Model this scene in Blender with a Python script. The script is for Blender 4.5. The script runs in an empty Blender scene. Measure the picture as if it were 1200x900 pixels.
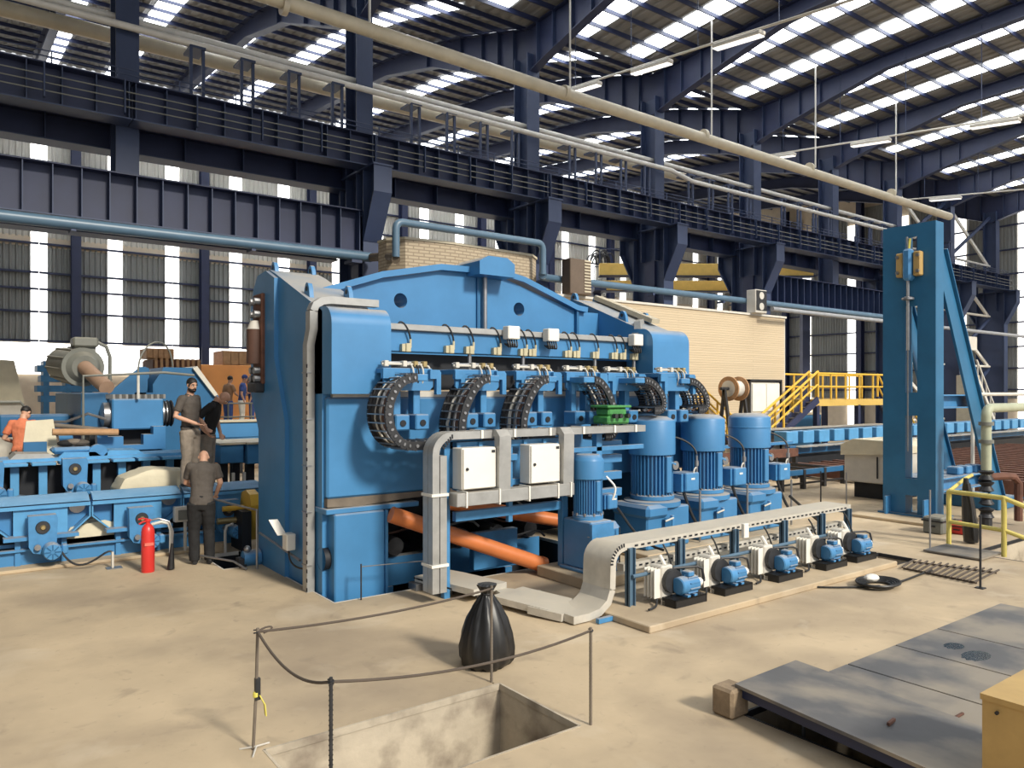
import bpy, bmesh, math, random
from mathutils import Vector, Matrix
random.seed(7)
S = bpy.context.scene
COL = S.collection
# ---------------------------------------------------------------- camera
# world: X runs along the hall, Y across it, Z up; the camera stands at the origin, 3 m above the floor
FPX = 890.0
cd = bpy.data.cameras.new('camera'); cam = bpy.data.objects.new('camera', cd); COL.objects.link(cam)
cd.sensor_fit = 'HORIZONTAL'; cd.sensor_width = 36.0; cd.lens = 36.0 * FPX / 1200.0
cd.shift_y = 10.0 / 1200.0; cd.clip_start = 0.05; cd.clip_end = 500
cam.location = (0, 0, 3.0)
cam.rotation_euler = (math.radians(90), 0, math.atan2(0.8027, 0.5964) - math.radians(90))
S.camera = cam
# ---------------------------------------------------------------- sky, sun, exposure
w = bpy.data.worlds.new('sky'); S.world = w; w.use_nodes = True
wn = w.node_tree.nodes; wl = w.node_tree.links
bg = wn['Background']; bg.inputs['Color'].default_value = (0.93, 0.96, 1.0, 1); bg.inputs['Strength'].default_value = 0.8
sd = bpy.data.lights.new('sun', 'SUN'); sd.energy = 3.3; sd.angle = math.radians(9); sd.color = (1.0, 0.93, 0.80)
sun = bpy.data.objects.new('sun', sd); COL.objects.link(sun)
sun.rotation_euler = Vector((-0.13, 0.83, -0.56)).to_track_quat('-Z', 'Y').to_euler()
S.view_settings.view_transform = 'Standard'; S.view_settings.look = 'None'
S.view_settings.exposure = 0.22; S.view_settings.gamma = 1.0; S.view_settings.use_curve_mapping = False
S.cycles.max_bounces = 6; S.cycles.diffuse_bounces = 4; S.cycles.glossy_bounces = 3
S.cycles.use_denoising = True; S.cycles.sample_clamp_indirect = 6.0; S.cycles.caustics_reflective = False; S.cycles.caustics_refractive = False

# ---------------------------------------------------------------- helpers
def tag(o, label=None, cat=None, group=None, kind=None):
    if label: o['label'] = label
    if cat: o['category'] = cat
    if group: o['group'] = group
    if kind: o['kind'] = kind
    return o

def thing(name, label, cat, loc=(0, 0, 0), rz=0.0, group=None):
    o = bpy.data.objects.new(name, None); COL.objects.link(o)
    o.empty_display_size = 0.2
    o.location = loc; o.rotation_euler = (0, 0, rz)
    return tag(o, label, cat, group)

def copy_tree(o, parent=None, loc=None, rz=None, label=None):
    c = o.copy(); COL.objects.link(c)
    if parent is not None: c.parent = parent
    for ch in list(o.children): copy_tree(ch, c)
    if loc is not None: c.location = loc
    if rz is not None: c.rotation_euler = (0, 0, rz)
    if label: c['label'] = label
    return c

def V(*a): return Vector(a)

class G:
    """collects simple shapes into one mesh"""
    def __init__(s): s.v = []; s.f = []
    def add(s, vs, fs, m=None):
        b = len(s.v)
        s.v += [tuple(m @ Vector(p)) if m else tuple(p) for p in vs]
        s.f += [tuple(b + i for i in f) for f in fs]
        return s
    def box(s, x0, x1, y0, y1, z0, z1, c=0.0, m=None):
        if c <= 0:
            return s.add([(x0,y0,z0),(x1,y0,z0),(x1,y1,z0),(x0,y1,z0),(x0,y0,z1),(x1,y0,z1),(x1,y1,z1),(x0,y1,z1)],
                         [(0,3,2,1),(4,5,6,7),(0,1,5,4),(1,2,6,5),(2,3,7,6),(3,0,4,7)], m)
        c = min(c, abs(x1-x0)*.45, abs(y1-y0)*.45, abs(z1-z0)*.45)
        X=(x0,x1);Y=(y0,y1);Z=(z0,z1);vs=[];ix={}
        for i in (0,1):
            for j in (0,1):
                for k in (0,1):
                    sx=c if i==0 else -c; sy=c if j==0 else -c; sz=c if k==0 else -c
                    ix[i,j,k,'x']=len(vs); vs.append((X[i],Y[j]+sy,Z[k]+sz))
                    ix[i,j,k,'y']=len(vs); vs.append((X[i]+sx,Y[j],Z[k]+sz))
                    ix[i,j,k,'z']=len(vs); vs.append((X[i]+sx,Y[j]+sy,Z[k]))
        fs=[]
        def q(l, out):
            a,b,d=[Vector(vs[t]) for t in l[:3]]
            n=(b-a).cross(d-a)
            fs.append(tuple(l) if n.dot(out)>0 else tuple(reversed(l)))
        for t in (0,1):
            o=-1 if t==0 else 1
            q([ix[t,0,0,'x'],ix[t,1,0,'x'],ix[t,1,1,'x'],ix[t,0,1,'x']],V(o,0,0))
            q([ix[0,t,0,'y'],ix[1,t,0,'y'],ix[1,t,1,'y'],ix[0,t,1,'y']],V(0,o,0))
            q([ix[0,0,t,'z'],ix[1,0,t,'z'],ix[1,1,t,'z'],ix[0,1,t,'z']],V(0,0,o))
            for u in (0,1):
                p=-1 if u==0 else 1
                q([ix[t,u,0,'x'],ix[t,u,1,'x'],ix[t,u,1,'y'],ix[t,u,0,'y']],V(o,p,0))
                q([ix[t,0,u,'x'],ix[t,1,u,'x'],ix[t,1,u,'z'],ix[t,0,u,'z']],V(o,0,p))
                q([ix[0,t,u,'y'],ix[1,t,u,'y'],ix[1,t,u,'z'],ix[0,t,u,'z']],V(0,o,p))
                for r in (0,1):
                    q([ix[t,u,r,'x'],ix[t,u,r,'y'],ix[t,u,r,'z']],V(o,p,-1 if r==0 else 1))
        return s.add(vs,fs,m)
    def cyl(s, a, b, r, n=14, r1=None, cap=True):
        a=Vector(a); b=Vector(b); r1=r if r1 is None else r1
        d=(b-a).normalized(); u=d.orthogonal().normalized(); w_=d.cross(u)
        vs=[]
        for p,q in ((a,r),(b,r1)):
            for i in range(n):
                t=2*math.pi*i/n
                vs.append(p+u*(q*math.cos(t))+w_*(q*math.sin(t)))
        fs=[(i,(i+1)%n,n+(i+1)%n,n+i) for i in range(n)]
        if cap: fs+=[tuple(range(n-1,-1,-1)),tuple(range(n,2*n))]
        return s.add(vs,fs)
    def tube(s, path, r, n=8, cap=True, ry=None):
        P=[Vector(p) for p in path]; k=len(P)
        R=r if isinstance(r,(list,tuple)) else [r]*k
        T=[]
        for i in range(k):
            a=P[max(0,i-1)]; b=P[min(k-1,i+1)]; T.append((b-a).normalized())
        u=T[0].orthogonal().normalized(); vs=[]
        for i in range(k):
            u=(u-T[i]*u.dot(T[i])).normalized(); w_=T[i].cross(u)
            for j in range(n):
                t=2*math.pi*j/n
                vs.append(P[i]+u*(R[i]*math.cos(t))+w_*(R[i]*math.sin(t)))
        fs=[]
        for i in range(k-1):
            for j in range(n):
                fs.append((i*n+j,i*n+(j+1)%n,(i+1)*n+(j+1)%n,(i+1)*n+j))
        if cap: fs+=[tuple(range(n-1,-1,-1)),tuple(range((k-1)*n,k*n))]
        return s.add(vs,fs)
    def strip(s, path, side, ws, h):
        """rectangular bar swept along path; side = constant unit vector across, ws half width, h half thickness"""
        P=[Vector(p) for p in path]; k=len(P); side=Vector(side).normalized(); vs=[]
        for i in range(k):
            t=(P[min(k-1,i+1)]-P[max(0,i-1)]).normalized(); n_=t.cross(side).normalized()
            f=1.0
            if 0<i<k-1:
                t1=(P[i]-P[i-1]).normalized(); f=1/max(.5,t.dot(t1))
            for a,b in ((-1,-1),(1,-1),(1,1),(-1,1)): vs.append(P[i]+side*(a*ws)+n_*(b*h*f))
        fs=[]
        for i in range(k-1):
            for j in range(4): fs.append((i*4+j,i*4+(j+1)%4,i*4+4+(j+1)%4,i*4+4+j))
        fs+=[(3,2,1,0),tuple((k-1)*4+j for j in range(4))]
        return s.add(vs,fs)
    def prism(s, pts, ax, a, b, m=None):
        n=len(pts); ar=sum(pts[i][0]*pts[(i+1)%n][1]-pts[(i+1)%n][0]*pts[i][1] for i in range(n))
        pts=list(pts) if ar>0 else list(reversed(pts))
        f={'x':lambda p,t:(t,p[0],p[1]),'y':lambda p,t:(p[0],t,p[1]),'z':lambda p,t:(p[0],p[1],t)}[ax]
        if a>b: a,b=b,a
        if ax=='y': a,b=b,a
        vs=[f(p,a) for p in pts]+[f(p,b) for p in pts]
        fs=[tuple(range(n-1,-1,-1)),tuple(range(n,2*n))]+[(i,(i+1)%n,n+(i+1)%n,n+i) for i in range(n)]
        return s.add(vs,fs,m)
    def lathe(s, prof, c=(0,0,0), n=20, m=None, axis='z'):
        vs=[];fs=[];k=len(prof)
        for r,z in prof:
            for j in range(n):
                t=2*math.pi*j/n; x,y=r*math.cos(t),r*math.sin(t)
                p={'z':(x,y,z),'x':(z,x,y),'y':(y,z,x)}[axis]
                vs.append((c[0]+p[0],c[1]+p[1],c[2]+p[2]))
        for i in range(k-1):
            for j in range(n): fs.append((i*n+j,i*n+(j+1)%n,(i+1)*n+(j+1)%n,(i+1)*n+j))
        fs+=[tuple(range(n-1,-1,-1)),tuple(range((k-1)*n,k*n))]
        return s.add(vs,fs,m)
    def ball(s, c, r, n=12, k=8, m=None):
        if not isinstance(r,(tuple,list)): r=(r,r,r)
        vs=[(c[0],c[1],c[2]-r[2])];fs=[]
        for i in range(1,k):
            a=math.pi*i/k
            for j in range(n):
                t=2*math.pi*j/n
                vs.append((c[0]+r[0]*math.sin(a)*math.cos(t),c[1]+r[1]*math.sin(a)*math.sin(t),c[2]-r[2]*math.cos(a)))
        vs.append((c[0],c[1],c[2]+r[2])); e=len(vs)-1
        for j in range(n):
            fs.append((0,1+(j+1)%n,1+j)); fs.append((e,1+(k-2)*n+j,1+(k-2)*n+(j+1)%n))
        for i in range(k-2):
            for j in range(n): fs.append((1+i*n+j,1+i*n+(j+1)%n,1+(i+1)*n+(j+1)%n,1+(i+1)*n+j))
        return s.add(vs,fs,m)
    def mesh(s, name, mat, smooth=32):
        me=bpy.data.meshes.new(name); me.from_pydata(s.v,[],s.f); me.update()
        if mat: me.materials.append(mat)
        if smooth:
            me.polygons.foreach_set('use_smooth',[True]*len(me.polygons)); me.set_sharp_from_angle(angle=math.radians(smooth))
        return me
    def build(s, name, mat, parent=None, label=None, cat=None, group=None, kind=None, smooth=32, world=True):
        """one object; with a parent, verts are world coordinates unless world=False (then parent's own space)"""
        off=Vector((0,0,0))
        if parent is None and s.v:
            xs=[p[0] for p in s.v]; ys=[p[1] for p in s.v]; zs=[p[2] for p in s.v]
            off=Vector(((min(xs)+max(xs))/2,(min(ys)+max(ys))/2,min(zs)))
        elif parent is not None and world:
            q=parent
            while q is not None: off+=q.location; q=q.parent
        s.v=[(p[0]-off.x,p[1]-off.y,p[2]-off.z) for p in s.v]
        o=bpy.data.objects.new(name,s.mesh(name,mat,smooth)); COL.objects.link(o)
        if parent is not None: o.parent=parent
        else: o.location=off
        return tag(o,label,cat,group,kind)

def place(mesh, name, parent, loc, rot=None, scale=None):
    """a further object on shared mesh data; loc in the parent's space"""
    o=bpy.data.objects.new(name,mesh); COL.objects.link(o)
    if parent is not None: o.parent=parent
    o.location=loc
    if rot is not None: o.rotation_euler=rot
    if scale is not None: o.scale=scale
    return o

def arc(c, r, a0, a1, n, plane='xz', k=0.0):
    out=[]
    for i in range(n+1):
        t=math.radians(a0+(a1-a0)*i/n); x,y=c[0]+r*math.cos(t),c[1]+r*math.sin(t)
        out.append({'xz':(x,k,y),'yz':(k,x,y),'xy':(x,y,k)}[plane])
    return out

def bez(a, b, c_, d, n=12):
    a,b,c_,d=map(Vector,(a,b,c_,d))
    return [tuple(a*(1-t)**3+b*3*t*(1-t)**2+c_*3*t*t*(1-t)+d*t**3) for t in [i/n for i in range(n+1)]]

def sag(a, b, drop, n=12):
    a=Vector(a); b=Vector(b)
    return [tuple(a.lerp(b,i/n)-Vector((0,0,drop*4*(i/n)*(1-i/n)))) for i in range(n+1)]

# ---------------------------------------------------------------- materials
def mat(name, col, rough=0.5, metal=0.0, var=0.12, scale=3.0, dust=0.0, dustcol=(0.50,0.42,0.30), bump=0.0, bscale=30, spec=0.5, stain=None):
    m=bpy.data.materials.new(name); m.use_nodes=True
    nt=m.node_tree; N=nt.nodes; L=nt.links; b=N['Principled BSDF']
    b.inputs['Roughness'].default_value=rough; b.inputs['Metallic'].default_value=metal
    b.inputs['Specular IOR Level'].default_value=spec
    tc=N.new('ShaderNodeTexCoord'); geo=N.new('ShaderNodeNewGeometry')
    no=N.new('ShaderNodeTexNoise'); no.inputs['Scale'].default_value=scale; no.inputs['Detail'].default_value=6; no.inputs['Roughness'].default_value=.6
    L.new(geo.outputs['Position'],no.inputs['Vector'])
    mr=N.new('ShaderNodeMapRange'); mr.inputs['From Min'].default_value=.3; mr.inputs['From Max'].default_value=.7
    mr.inputs['To Min'].default_value=1-var; mr.inputs['To Max'].default_value=1+var
    L.new(no.outputs['Fac'],mr.inputs['Value'])
    mul=N.new('ShaderNodeVectorMath'); mul.operation='SCALE'; mul.inputs[0].default_value=col
    L.new(mr.outputs['Result'],mul.inputs['Scale']); out=mul.outputs['Vector']
    if stain:
        n2=N.new('ShaderNodeTexNoise'); n2.inputs['Scale'].default_value=stain[1]; n2.inputs['Detail'].default_value=8
        L.new(geo.outputs['Position'],n2.inputs['Vector'])
        r2=N.new('ShaderNodeMapRange'); r2.inputs['From Min'].default_value=stain[2]; r2.inputs['From Max'].default_value=stain[3]
        r2.inputs['To Max'].default_value=stain[4]
        L.new(n2.outputs['Fac'],r2.inputs['Value'])
        mx=N.new('ShaderNodeMix'); mx.data_type='RGBA'; L.new(r2.outputs['Result'],mx.inputs[0]); L.new(out,mx.inputs[6]); mx.inputs[7].default_value=(*stain[0],1)
        out=mx.outputs[2]
    if dust>0:
        sp=N.new('ShaderNodeSeparateXYZ'); L.new(geo.outputs['Normal'],sp.inputs[0])
        r3=N.new('ShaderNodeMapRange'); r3.inputs['From Min'].default_value=.55; r3.inputs['From Max'].default_value=.95; r3.inputs['To Max'].default_value=dust
        L.new(sp.outputs['Z'],r3.inputs['Value'])
        m3=N.new('ShaderNodeMath'); m3.operation='MULTIPLY'; L.new(r3.outputs['Result'],m3.inputs[0])
        n4=N.new('ShaderNodeMapRange'); n4.inputs['From Min'].default_value=.3; n4.inputs['From Max'].default_value=.55; n4.inputs['To Min'].default_value=.55
        L.new(no.outputs['Fac'],n4.inputs['Value']); L.new(n4.outputs['Result'],m3.inputs[1])
        mx=N.new('ShaderNodeMix'); mx.data_type='RGBA'; L.new(m3.outputs[0],mx.inputs[0]); L.new(out,mx.inputs[6]); mx.inputs[7].default_value=(*dustcol,1)
        out=mx.outputs[2]
        rr=N.new('ShaderNodeMapRange'); rr.inputs['To Min'].default_value=rough; rr.inputs['To Max'].default_value=.9
        L.new(m3.outputs[0],rr.inputs['Value']); L.new(rr.outputs['Result'],b.inputs['Roughness'])
    L.new(out,b.inputs['Base Color'])
    if bump>0:
        nb=N.new('ShaderNodeTexNoise'); nb.inputs['Scale'].default_value=bscale; nb.inputs['Detail'].default_value=5
        L.new(geo.outputs['Position'],nb.inputs['Vector'])
        bu=N.new('ShaderNodeBump'); bu.inputs['Strength'].default_value=bump; bu.inputs['Distance'].default_value=.02
        L.new(nb.outputs['Fac'],bu.inputs['Height']); L.new(bu.outputs['Normal'],b.inputs['Normal'])
    return m

def emit(name, col, st):
    m=bpy.data.materials.new(name); m.use_nodes=True; b=m.node_tree.nodes['Principled BSDF']
    b.inputs['Base Color'].default_value=(.8,.8,.8,1); b.inputs['Emission Color'].default_value=(*col,1); b.inputs['Emission Strength'].default_value=st
    return m

BLUE=mat('blue paint',(0.055,0.213,0.44),.42,var=.10,scale=1.2,dust=.75)
BLUE2=mat('blue paint, scuffed',(0.06,0.228,0.465),.45,var=.16,scale=4,dust=.55)
BLUEC=mat('light blue paint',(0.092,0.31,0.57),.42,var=.10,scale=3,dust=.18)
DBLUE=mat('deep blue paint',(0.018,0.12,0.27),.45,var=.12,scale=2,dust=.35)
NAVY=mat('navy steel paint',(0.017,0.025,0.070),.5,var=.18,scale=1.0)
NAVYL=mat('navy steel flange paint',(0.027,0.043,0.098),.5,var=.15,scale=1.0)
PIPEB=mat('slate blue pipe paint',(0.085,0.15,0.22),.4,var=.1)
CREAMP=mat('cream pipe paint',(0.52,0.46,0.34),.45,var=.12,scale=2)
WHITEP=mat('white pipe paint',(0.62,0.60,0.55),.45,var=.1)
GALV=mat('galvanised sheet',(0.40,0.40,0.39),.40,.45,var=.14,scale=4,dust=.42)
GALVD=mat('dusty galvanised sheet',(0.56,0.53,0.47),.5,.2,var=.14,scale=4,dust=.7,dustcol=(.56,.50,.40))
BLOCKM=mat('weathered brown concrete',(.27,.20,.13),.9,var=.25,scale=9,bump=.4)
STEEL=mat('bare steel',(0.35,0.35,0.36),.35,.8,var=.15,scale=8)
DSTEEL=mat('dark steel',(0.035,0.036,0.04),.5,.3,var=.3,scale=6)
BLACK=mat('black rubber',(0.012,0.012,0.013),.45,var=.2,scale=10)
VOID=mat('near-black steel and shade',(0.008,0.010,0.015),.6,var=.4,scale=3)  # dark parts, and painted shade for gaps, hollows and the press pit
WHITE=mat('white enamel',(0.80,0.77,0.70),.4,var=.04)
LGREY=mat('light grey casting',(0.60,0.57,0.51),.55,var=.08)
ORANGE=mat('orange pipe plastic',(0.62,0.19,0.06),.4,var=.08)
YELLOW=mat('yellow rail paint',(0.70,0.43,0.05),.45,var=.1)
YELLOWP=mat('pale yellow rail paint',(0.62,0.52,0.14),.45,var=.15)
MUSTARD=mat('mustard girder paint',(0.62,0.41,0.10),.5,var=.1)
TAN=mat('tan steel box paint',(0.50,0.33,0.12),.55,var=.12,stain=((.2,.12,.05),1.5,.55,.75,.6))
RED=mat('red cylinder paint',(0.62,0.035,0.03),.35,var=.06)
GREEN=mat('green casting paint',(0.06,0.26,0.07),.5,var=.25,scale=12)
RUST=mat('rust brown steel',(0.13,0.055,0.035),.75,var=.35,scale=5)
BROWN=mat('brown cable jacket',(0.10,0.05,0.035),.6,var=.2)
CARTON=mat('orange container paint',(0.85,0.36,0.11),.6,var=.1,scale=.6)
WOOD=mat('raw wood',(0.42,0.24,0.12),.7,var=.2,scale=5)
CANVAS=mat('cream canvas',(0.66,0.60,0.45),.85,var=.08,bump=.3,bscale=6)
GREYG=mat('grey green paint',(0.17,0.175,0.155),.5,var=.12,dust=.3)
SKIN=mat('skin',(0.60,0.34,0.23),.55,var=.05)
HAIR=mat('dark hair',(0.012,0.009,0.008),.6,var=.3,scale=60)
GREYCLOTH=mat('grey brown jersey',(0.085,0.072,0.062),.85,var=.12,scale=14)
BLACKCLOTH=mat('black cotton',(0.012,0.012,0.013),.85,var=.2,scale=14)
KHAKI=mat('grey khaki twill',(0.28,0.235,0.19),.85,var=.15,scale=10)
CORAL=mat('coral jersey',(0.66,0.20,0.10),.85,var=.08,scale=12)
BLUECLOTH=mat('blue work cloth',(0.04,0.08,0.27),.85,var=.2,scale=10)
BAGM=mat('black plastic film',(0.008,0.008,0.009),.42,var=.3,scale=12,spec=.6)
SLATE=mat('steel floor plate',(0.135,0.135,0.14),.6,.25,var=.2,scale=1.1,stain=((.33,.285,.225),1.1,.42,.62,.9))
OIL=mat('oil stain',(0.02,0.025,0.03),.25,var=.2)
ROOF=mat('roof sheet underside',(0.215,0.213,0.208),.7,var=.25,scale=.6)
CLAD=mat('grey wall sheet',(0.22,0.23,0.225),.6,var=.12,scale=.5)
CLADL=mat('daylit upper wall sheet',(0.52,0.51,0.47),.6,var=.08,scale=.5)  # upper tier lightened, the daylight on it put into the colour
BEIGEW=mat('beige wall render',(0.62,0.53,0.41),.9,var=.06)
SKYL=emit('translucent skylight sheet',(0.93,0.97,1.0),6.5)
STRIPW=emit('translucent wall sheet',(1.0,0.99,0.96),2.4)
LAMP=emit('lamp diffuser',(1.0,0.97,0.9),.9)
COPPER=mat('brass fitting',(0.50,0.38,0.18),.35,.7)
YTAPE=mat('yellow tape',(0.70,0.62,0.12),.6)

def floor_mat():
    m=mat('dusty concrete',(0.53,0.418,0.278),.92,var=.12,scale=.55,bump=.25,bscale=7,stain=((.29,.23,.165),.45,.46,.70,.8))
    nt=m.node_tree; N=nt.nodes; L=nt.links; b=N['Principled BSDF']
    src=b.inputs['Base Color'].links[0].from_socket
    geo=[n for n in N if n.type=='NEW_GEOMETRY'][0]
    def spot(src,scale,lo,hi,amt,colr,det=10):
        n=N.new('ShaderNodeTexNoise'); n.inputs['Scale'].default_value=scale; n.inputs['Detail'].default_value=det; n.inputs['Distortion'].default_value=.6
        L.new(geo.outputs['Position'],n.inputs['Vector'])
        r=N.new('ShaderNodeMapRange'); r.inputs['From Min'].default_value=lo; r.inputs['From Max'].default_value=hi; r.inputs['To Max'].default_value=amt
        L.new(n.outputs['Fac'],r.inputs['Value'])
        x=N.new('ShaderNodeMix'); x.data_type='RGBA'; L.new(r.outputs['Result'],x.inputs[0]); L.new(src,x.inputs[6]); x.inputs[7].default_value=(*colr,1)
        return x.outputs[2]
    src=spot(src,.38,.50,.66,.50,(.27,.21,.15),6); src=spot(src,1.7,.60,.72,.45,(.24,.19,.14)); src=spot(src,9,.62,.74,.30,(.25,.20,.15)); src=spot(src,.8,.58,.75,.5,(.66,.57,.44))
    L.new(src,b.inputs['Base Color'])
    return m
FLOOR=floor_mat()
PITM=mat('stained pit concrete',(0.50,0.43,0.33),.9,var=.2,scale=1.2,bump=.4,bscale=9,stain=((.16,.12,.09),2.2,.48,.68,.8))
def course_mat(name,col,sx,sz,off=True,mortar=.015,mc=(.25,.2,.14)):
    m=mat(name,col,.8,var=.05)
    nt=m.node_tree; N=nt.nodes; L=nt.links; b=N['Principled BSDF']; geo=[n for n in N if n.type=='NEW_GEOMETRY'][0]
    sp=N.new('ShaderNodeSeparateXYZ'); L.new(geo.outputs['Position'],sp.inputs[0])
    ad=N.new('ShaderNodeMath'); ad.operation='ADD'; L.new(sp.outputs['X'],ad.inputs[0]); L.new(sp.outputs['Y'],ad.inputs[1])
    cb=N.new('ShaderNodeCombineXYZ'); L.new(ad.outputs[0],cb.inputs['X']); L.new(sp.outputs['Z'],cb.inputs['Y'])
    br=N.new('ShaderNodeTexBrick'); br.inputs['Scale'].default_value=1; br.inputs['Brick Width'].default_value=sx; br.inputs['Row Height'].default_value=sz
    br.inputs['Mortar Size'].default_value=mortar; br.offset=.5 if off else 0
    br.inputs['Color1'].default_value=(*col,1); br.inputs['Color2'].default_value=(*[c_*.93 for c_ in col],1); br.inputs['Mortar'].default_value=(*mc,1)
    L.new(cb.outputs[0],br.inputs['Vector']); L.new(br.outputs['Color'],b.inputs['Base Color'])
    bu=N.new('ShaderNodeBump'); bu.inputs['Strength'].default_value=.6; bu.inputs['Distance'].default_value=.02; bu.invert=True
    L.new(br.outputs['Fac'],bu.inputs['Height']); L.new(bu.outputs['Normal'],b.inputs['Normal'])
    return m
BRICKB=course_mat('beige split block',(0.47,0.385,0.275),.26,.085,mc=(.30,.24,.17))
PANELB=course_mat('beige ribbed panel',(0.60,0.485,0.33),9.0,.09,mortar=.008,mc=(.46,.37,.26))
# ================================================================ the hall
def pix(x, y, z):
    d = .5964*x + .8027*y
    if d < .5: return None
    return 600 + FPX*(.8027*x - .5964*y)/d, 460 - FPX*(z-3)/d
def seen(x, y, z, mx=90):
    p = pix(x, y, z)
    return p is not None and -mx < p[0] < 1200+mx and -mx < p[1] < 900+mx
NUM = ['first','second','third','fourth','fifth','sixth','seventh','eighth','ninth','tenth','eleventh','twelfth','thirteenth','fourteenth','fifteenth','sixteenth','seventeenth','eighteenth','nineteenth','twentieth']

def pos_y(t): return t
# ---- floor slab with its pits (cells of a grid, holes left open)
HOLES = [  # x0,x1,y0,y1,depth
    (2.13,4.57,5.12,6.36,2.2), (4.42,9.9,10.2,14.6,1.6), (3.75,4.42,13.25,14.6,1.6), (13.16,13.98,6.62,7.32,.7),
    (15.3,18.2,4.0,6.3,1.2), (5.95,7.9,2.5,4.42,1.0)]
def floor():
    xs = sorted({-15.0,58.0,-6,0,10,20,30,40,*[h[0] for h in HOLES],*[h[1] for h in HOLES]})
    ys = sorted({-8.0,44.0,0,12,20,30,*[h[2] for h in HOLES],*[h[3] for h in HOLES]})
    g = G(); idx = {}
    def vi(x, y):
        if (x,y) not in idx: idx[x,y] = len(g.v); g.v.append((x,y,0.0))
        return idx[x,y]
    for i in range(len(xs)-1):
        for j in range(len(ys)-1):
            cx,cy=(xs[i]+xs[i+1])/2,(ys[j]+ys[j+1])/2
            if any(h[0]<cx<h[1] and h[2]<cy<h[3] for h in HOLES): continue
            g.f.append((vi(xs[i],ys[j]),vi(xs[i+1],ys[j]),vi(xs[i+1],ys[j+1]),vi(xs[i],ys[j+1])))
    f = g.build('floor', FLOOR, kind='structure')
    for h in HOLES:
        x0,x1,y0,y1,d = h
        q = G(); t=.02
        q.add([(x0,y0,-t),(x1,y0,-t),(x1,y1,-t),(x0,y1,-t),(x0,y0,-d),(x1,y0,-d),(x1,y1,-d),(x0,y1,-d)],
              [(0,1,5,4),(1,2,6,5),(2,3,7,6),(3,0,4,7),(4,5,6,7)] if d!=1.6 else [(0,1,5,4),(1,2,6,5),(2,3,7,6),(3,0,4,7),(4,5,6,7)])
        q.build('pit_lining', PITM if d!=1.6 else VOID, f, smooth=0)  # press pit lined near black, its shade put into the colour
        r = G()   # steel angle round the edge
        for a in ((x0,x1,y0-.012,y0+.012),(x0,x1,y1-.012,y1+.012),(x0-.012,x0+.012,y0,y1),(x1-.012,x1+.012,y0,y1)):
            r.box(a[0],a[1],a[2],a[3],-.06,.004)
        r.build('edge_lip', PITM if d>2 else DSTEEL if d!=1.6 else LGREY, f)
    # low concrete plinths cast on the slab
    for b in ((7.0,13.15,6.55,7.95,0,.09),(7.75,9.05,8.45,9.75,0,.17),(17.55,19.4,7.75,9.95,0,.07),(10.0,15.6,9.4,10.9,0,.1),(-4,3.7,15.0,15.5,0,.06)):
        G().box(*b,c=.012).build('plinth', FLOOR, f)
    return f
FL = floor()

# ---- roof
PROF_A = [(8.0,15.58),(14,15.42),(20,15.1)]
PROF_B = [(20,15.1),(24.3,16.4),(30,17.6),(37,18.4),(43.3,19.05)]
def rz(y, prof):
    for (a,za),(b,zb) in zip(prof,prof[1:]):
        if a<=y<=b: return za+(zb-za)*(y-a)/(b-a)
    return prof[-1][1] if y>prof[-1][0] else prof[0][1]
CX = [3.4+6.08*k for k in range(-1,10)]
ceil_objs=[]
for prof,label in ((PROF_A,'near'),(PROF_B,'far')):
    g=G(); x0,x1=-15,57; n=len(prof)
    # ribbed sheet: real ribs running down the slope
    vs=[];k=0
    pitch=.42; xs=[];x=x0
    while x<x1:
        xs+= [(x,0),(x+.20,0),(x+.26,.05),(x+.36,.05)]; x+=pitch
    for (xx,dz) in xs:
        for (y,z) in prof: vs.append((xx,y,z+dz+.12))
    fs=[]
    for i in range(len(xs)-1):
        for j in range(n-1): fs.append((i*n+j,i*n+j+1,(i+1)*n+j+1,(i+1)*n+j))
    g.add(vs,fs)
    o=g.build('ceiling',ROOF,kind='structure',smooth=0); ceil_objs.append(o)
CA,CB=ceil_objs
# purlins, skylight panels
def roof_details(par, prof, step, xmax, offs):
    y=prof[0][0]+.25; pm=None; sky={}
    loc=par.location
    purl=G().box(-32.5,32.5,-.022,.022,-.10,.06).mesh('purlin',NAVY,0)
    while y<prof[-1][0]-.1:
        z=rz(y,prof)
        place(purl,'purlin',par,(24.5-loc.x,y-loc.y,z+.05-loc.z))
        z2=rz(y+step,prof); L=math.hypot(step,z2-z)-.07
        for k in range(-1,9):
            for o in offs:
                x=3.4+6.08*k+o
                if x<xmax and y+step<prof[-1][0] and seen(x,y+step/2,z):
                    key=round(L,2)
                    if key not in sky: sky[key]=G().box(-.4,.4,-L/2,L/2,-.02,.02).mesh('skylight_panel',SKYL,0)
                    place(sky[key],'skylight_panel',par,(x-loc.x,y+step/2-loc.y,(z+z2)/2+.095-loc.z),(math.atan2(z2-z,step),0,0))
        y+=step
roof_details(CA,PROF_A,.86,56,(1.7,4.4))
roof_details(CB,PROF_B,1.15,40,(.55,3.4))
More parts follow.
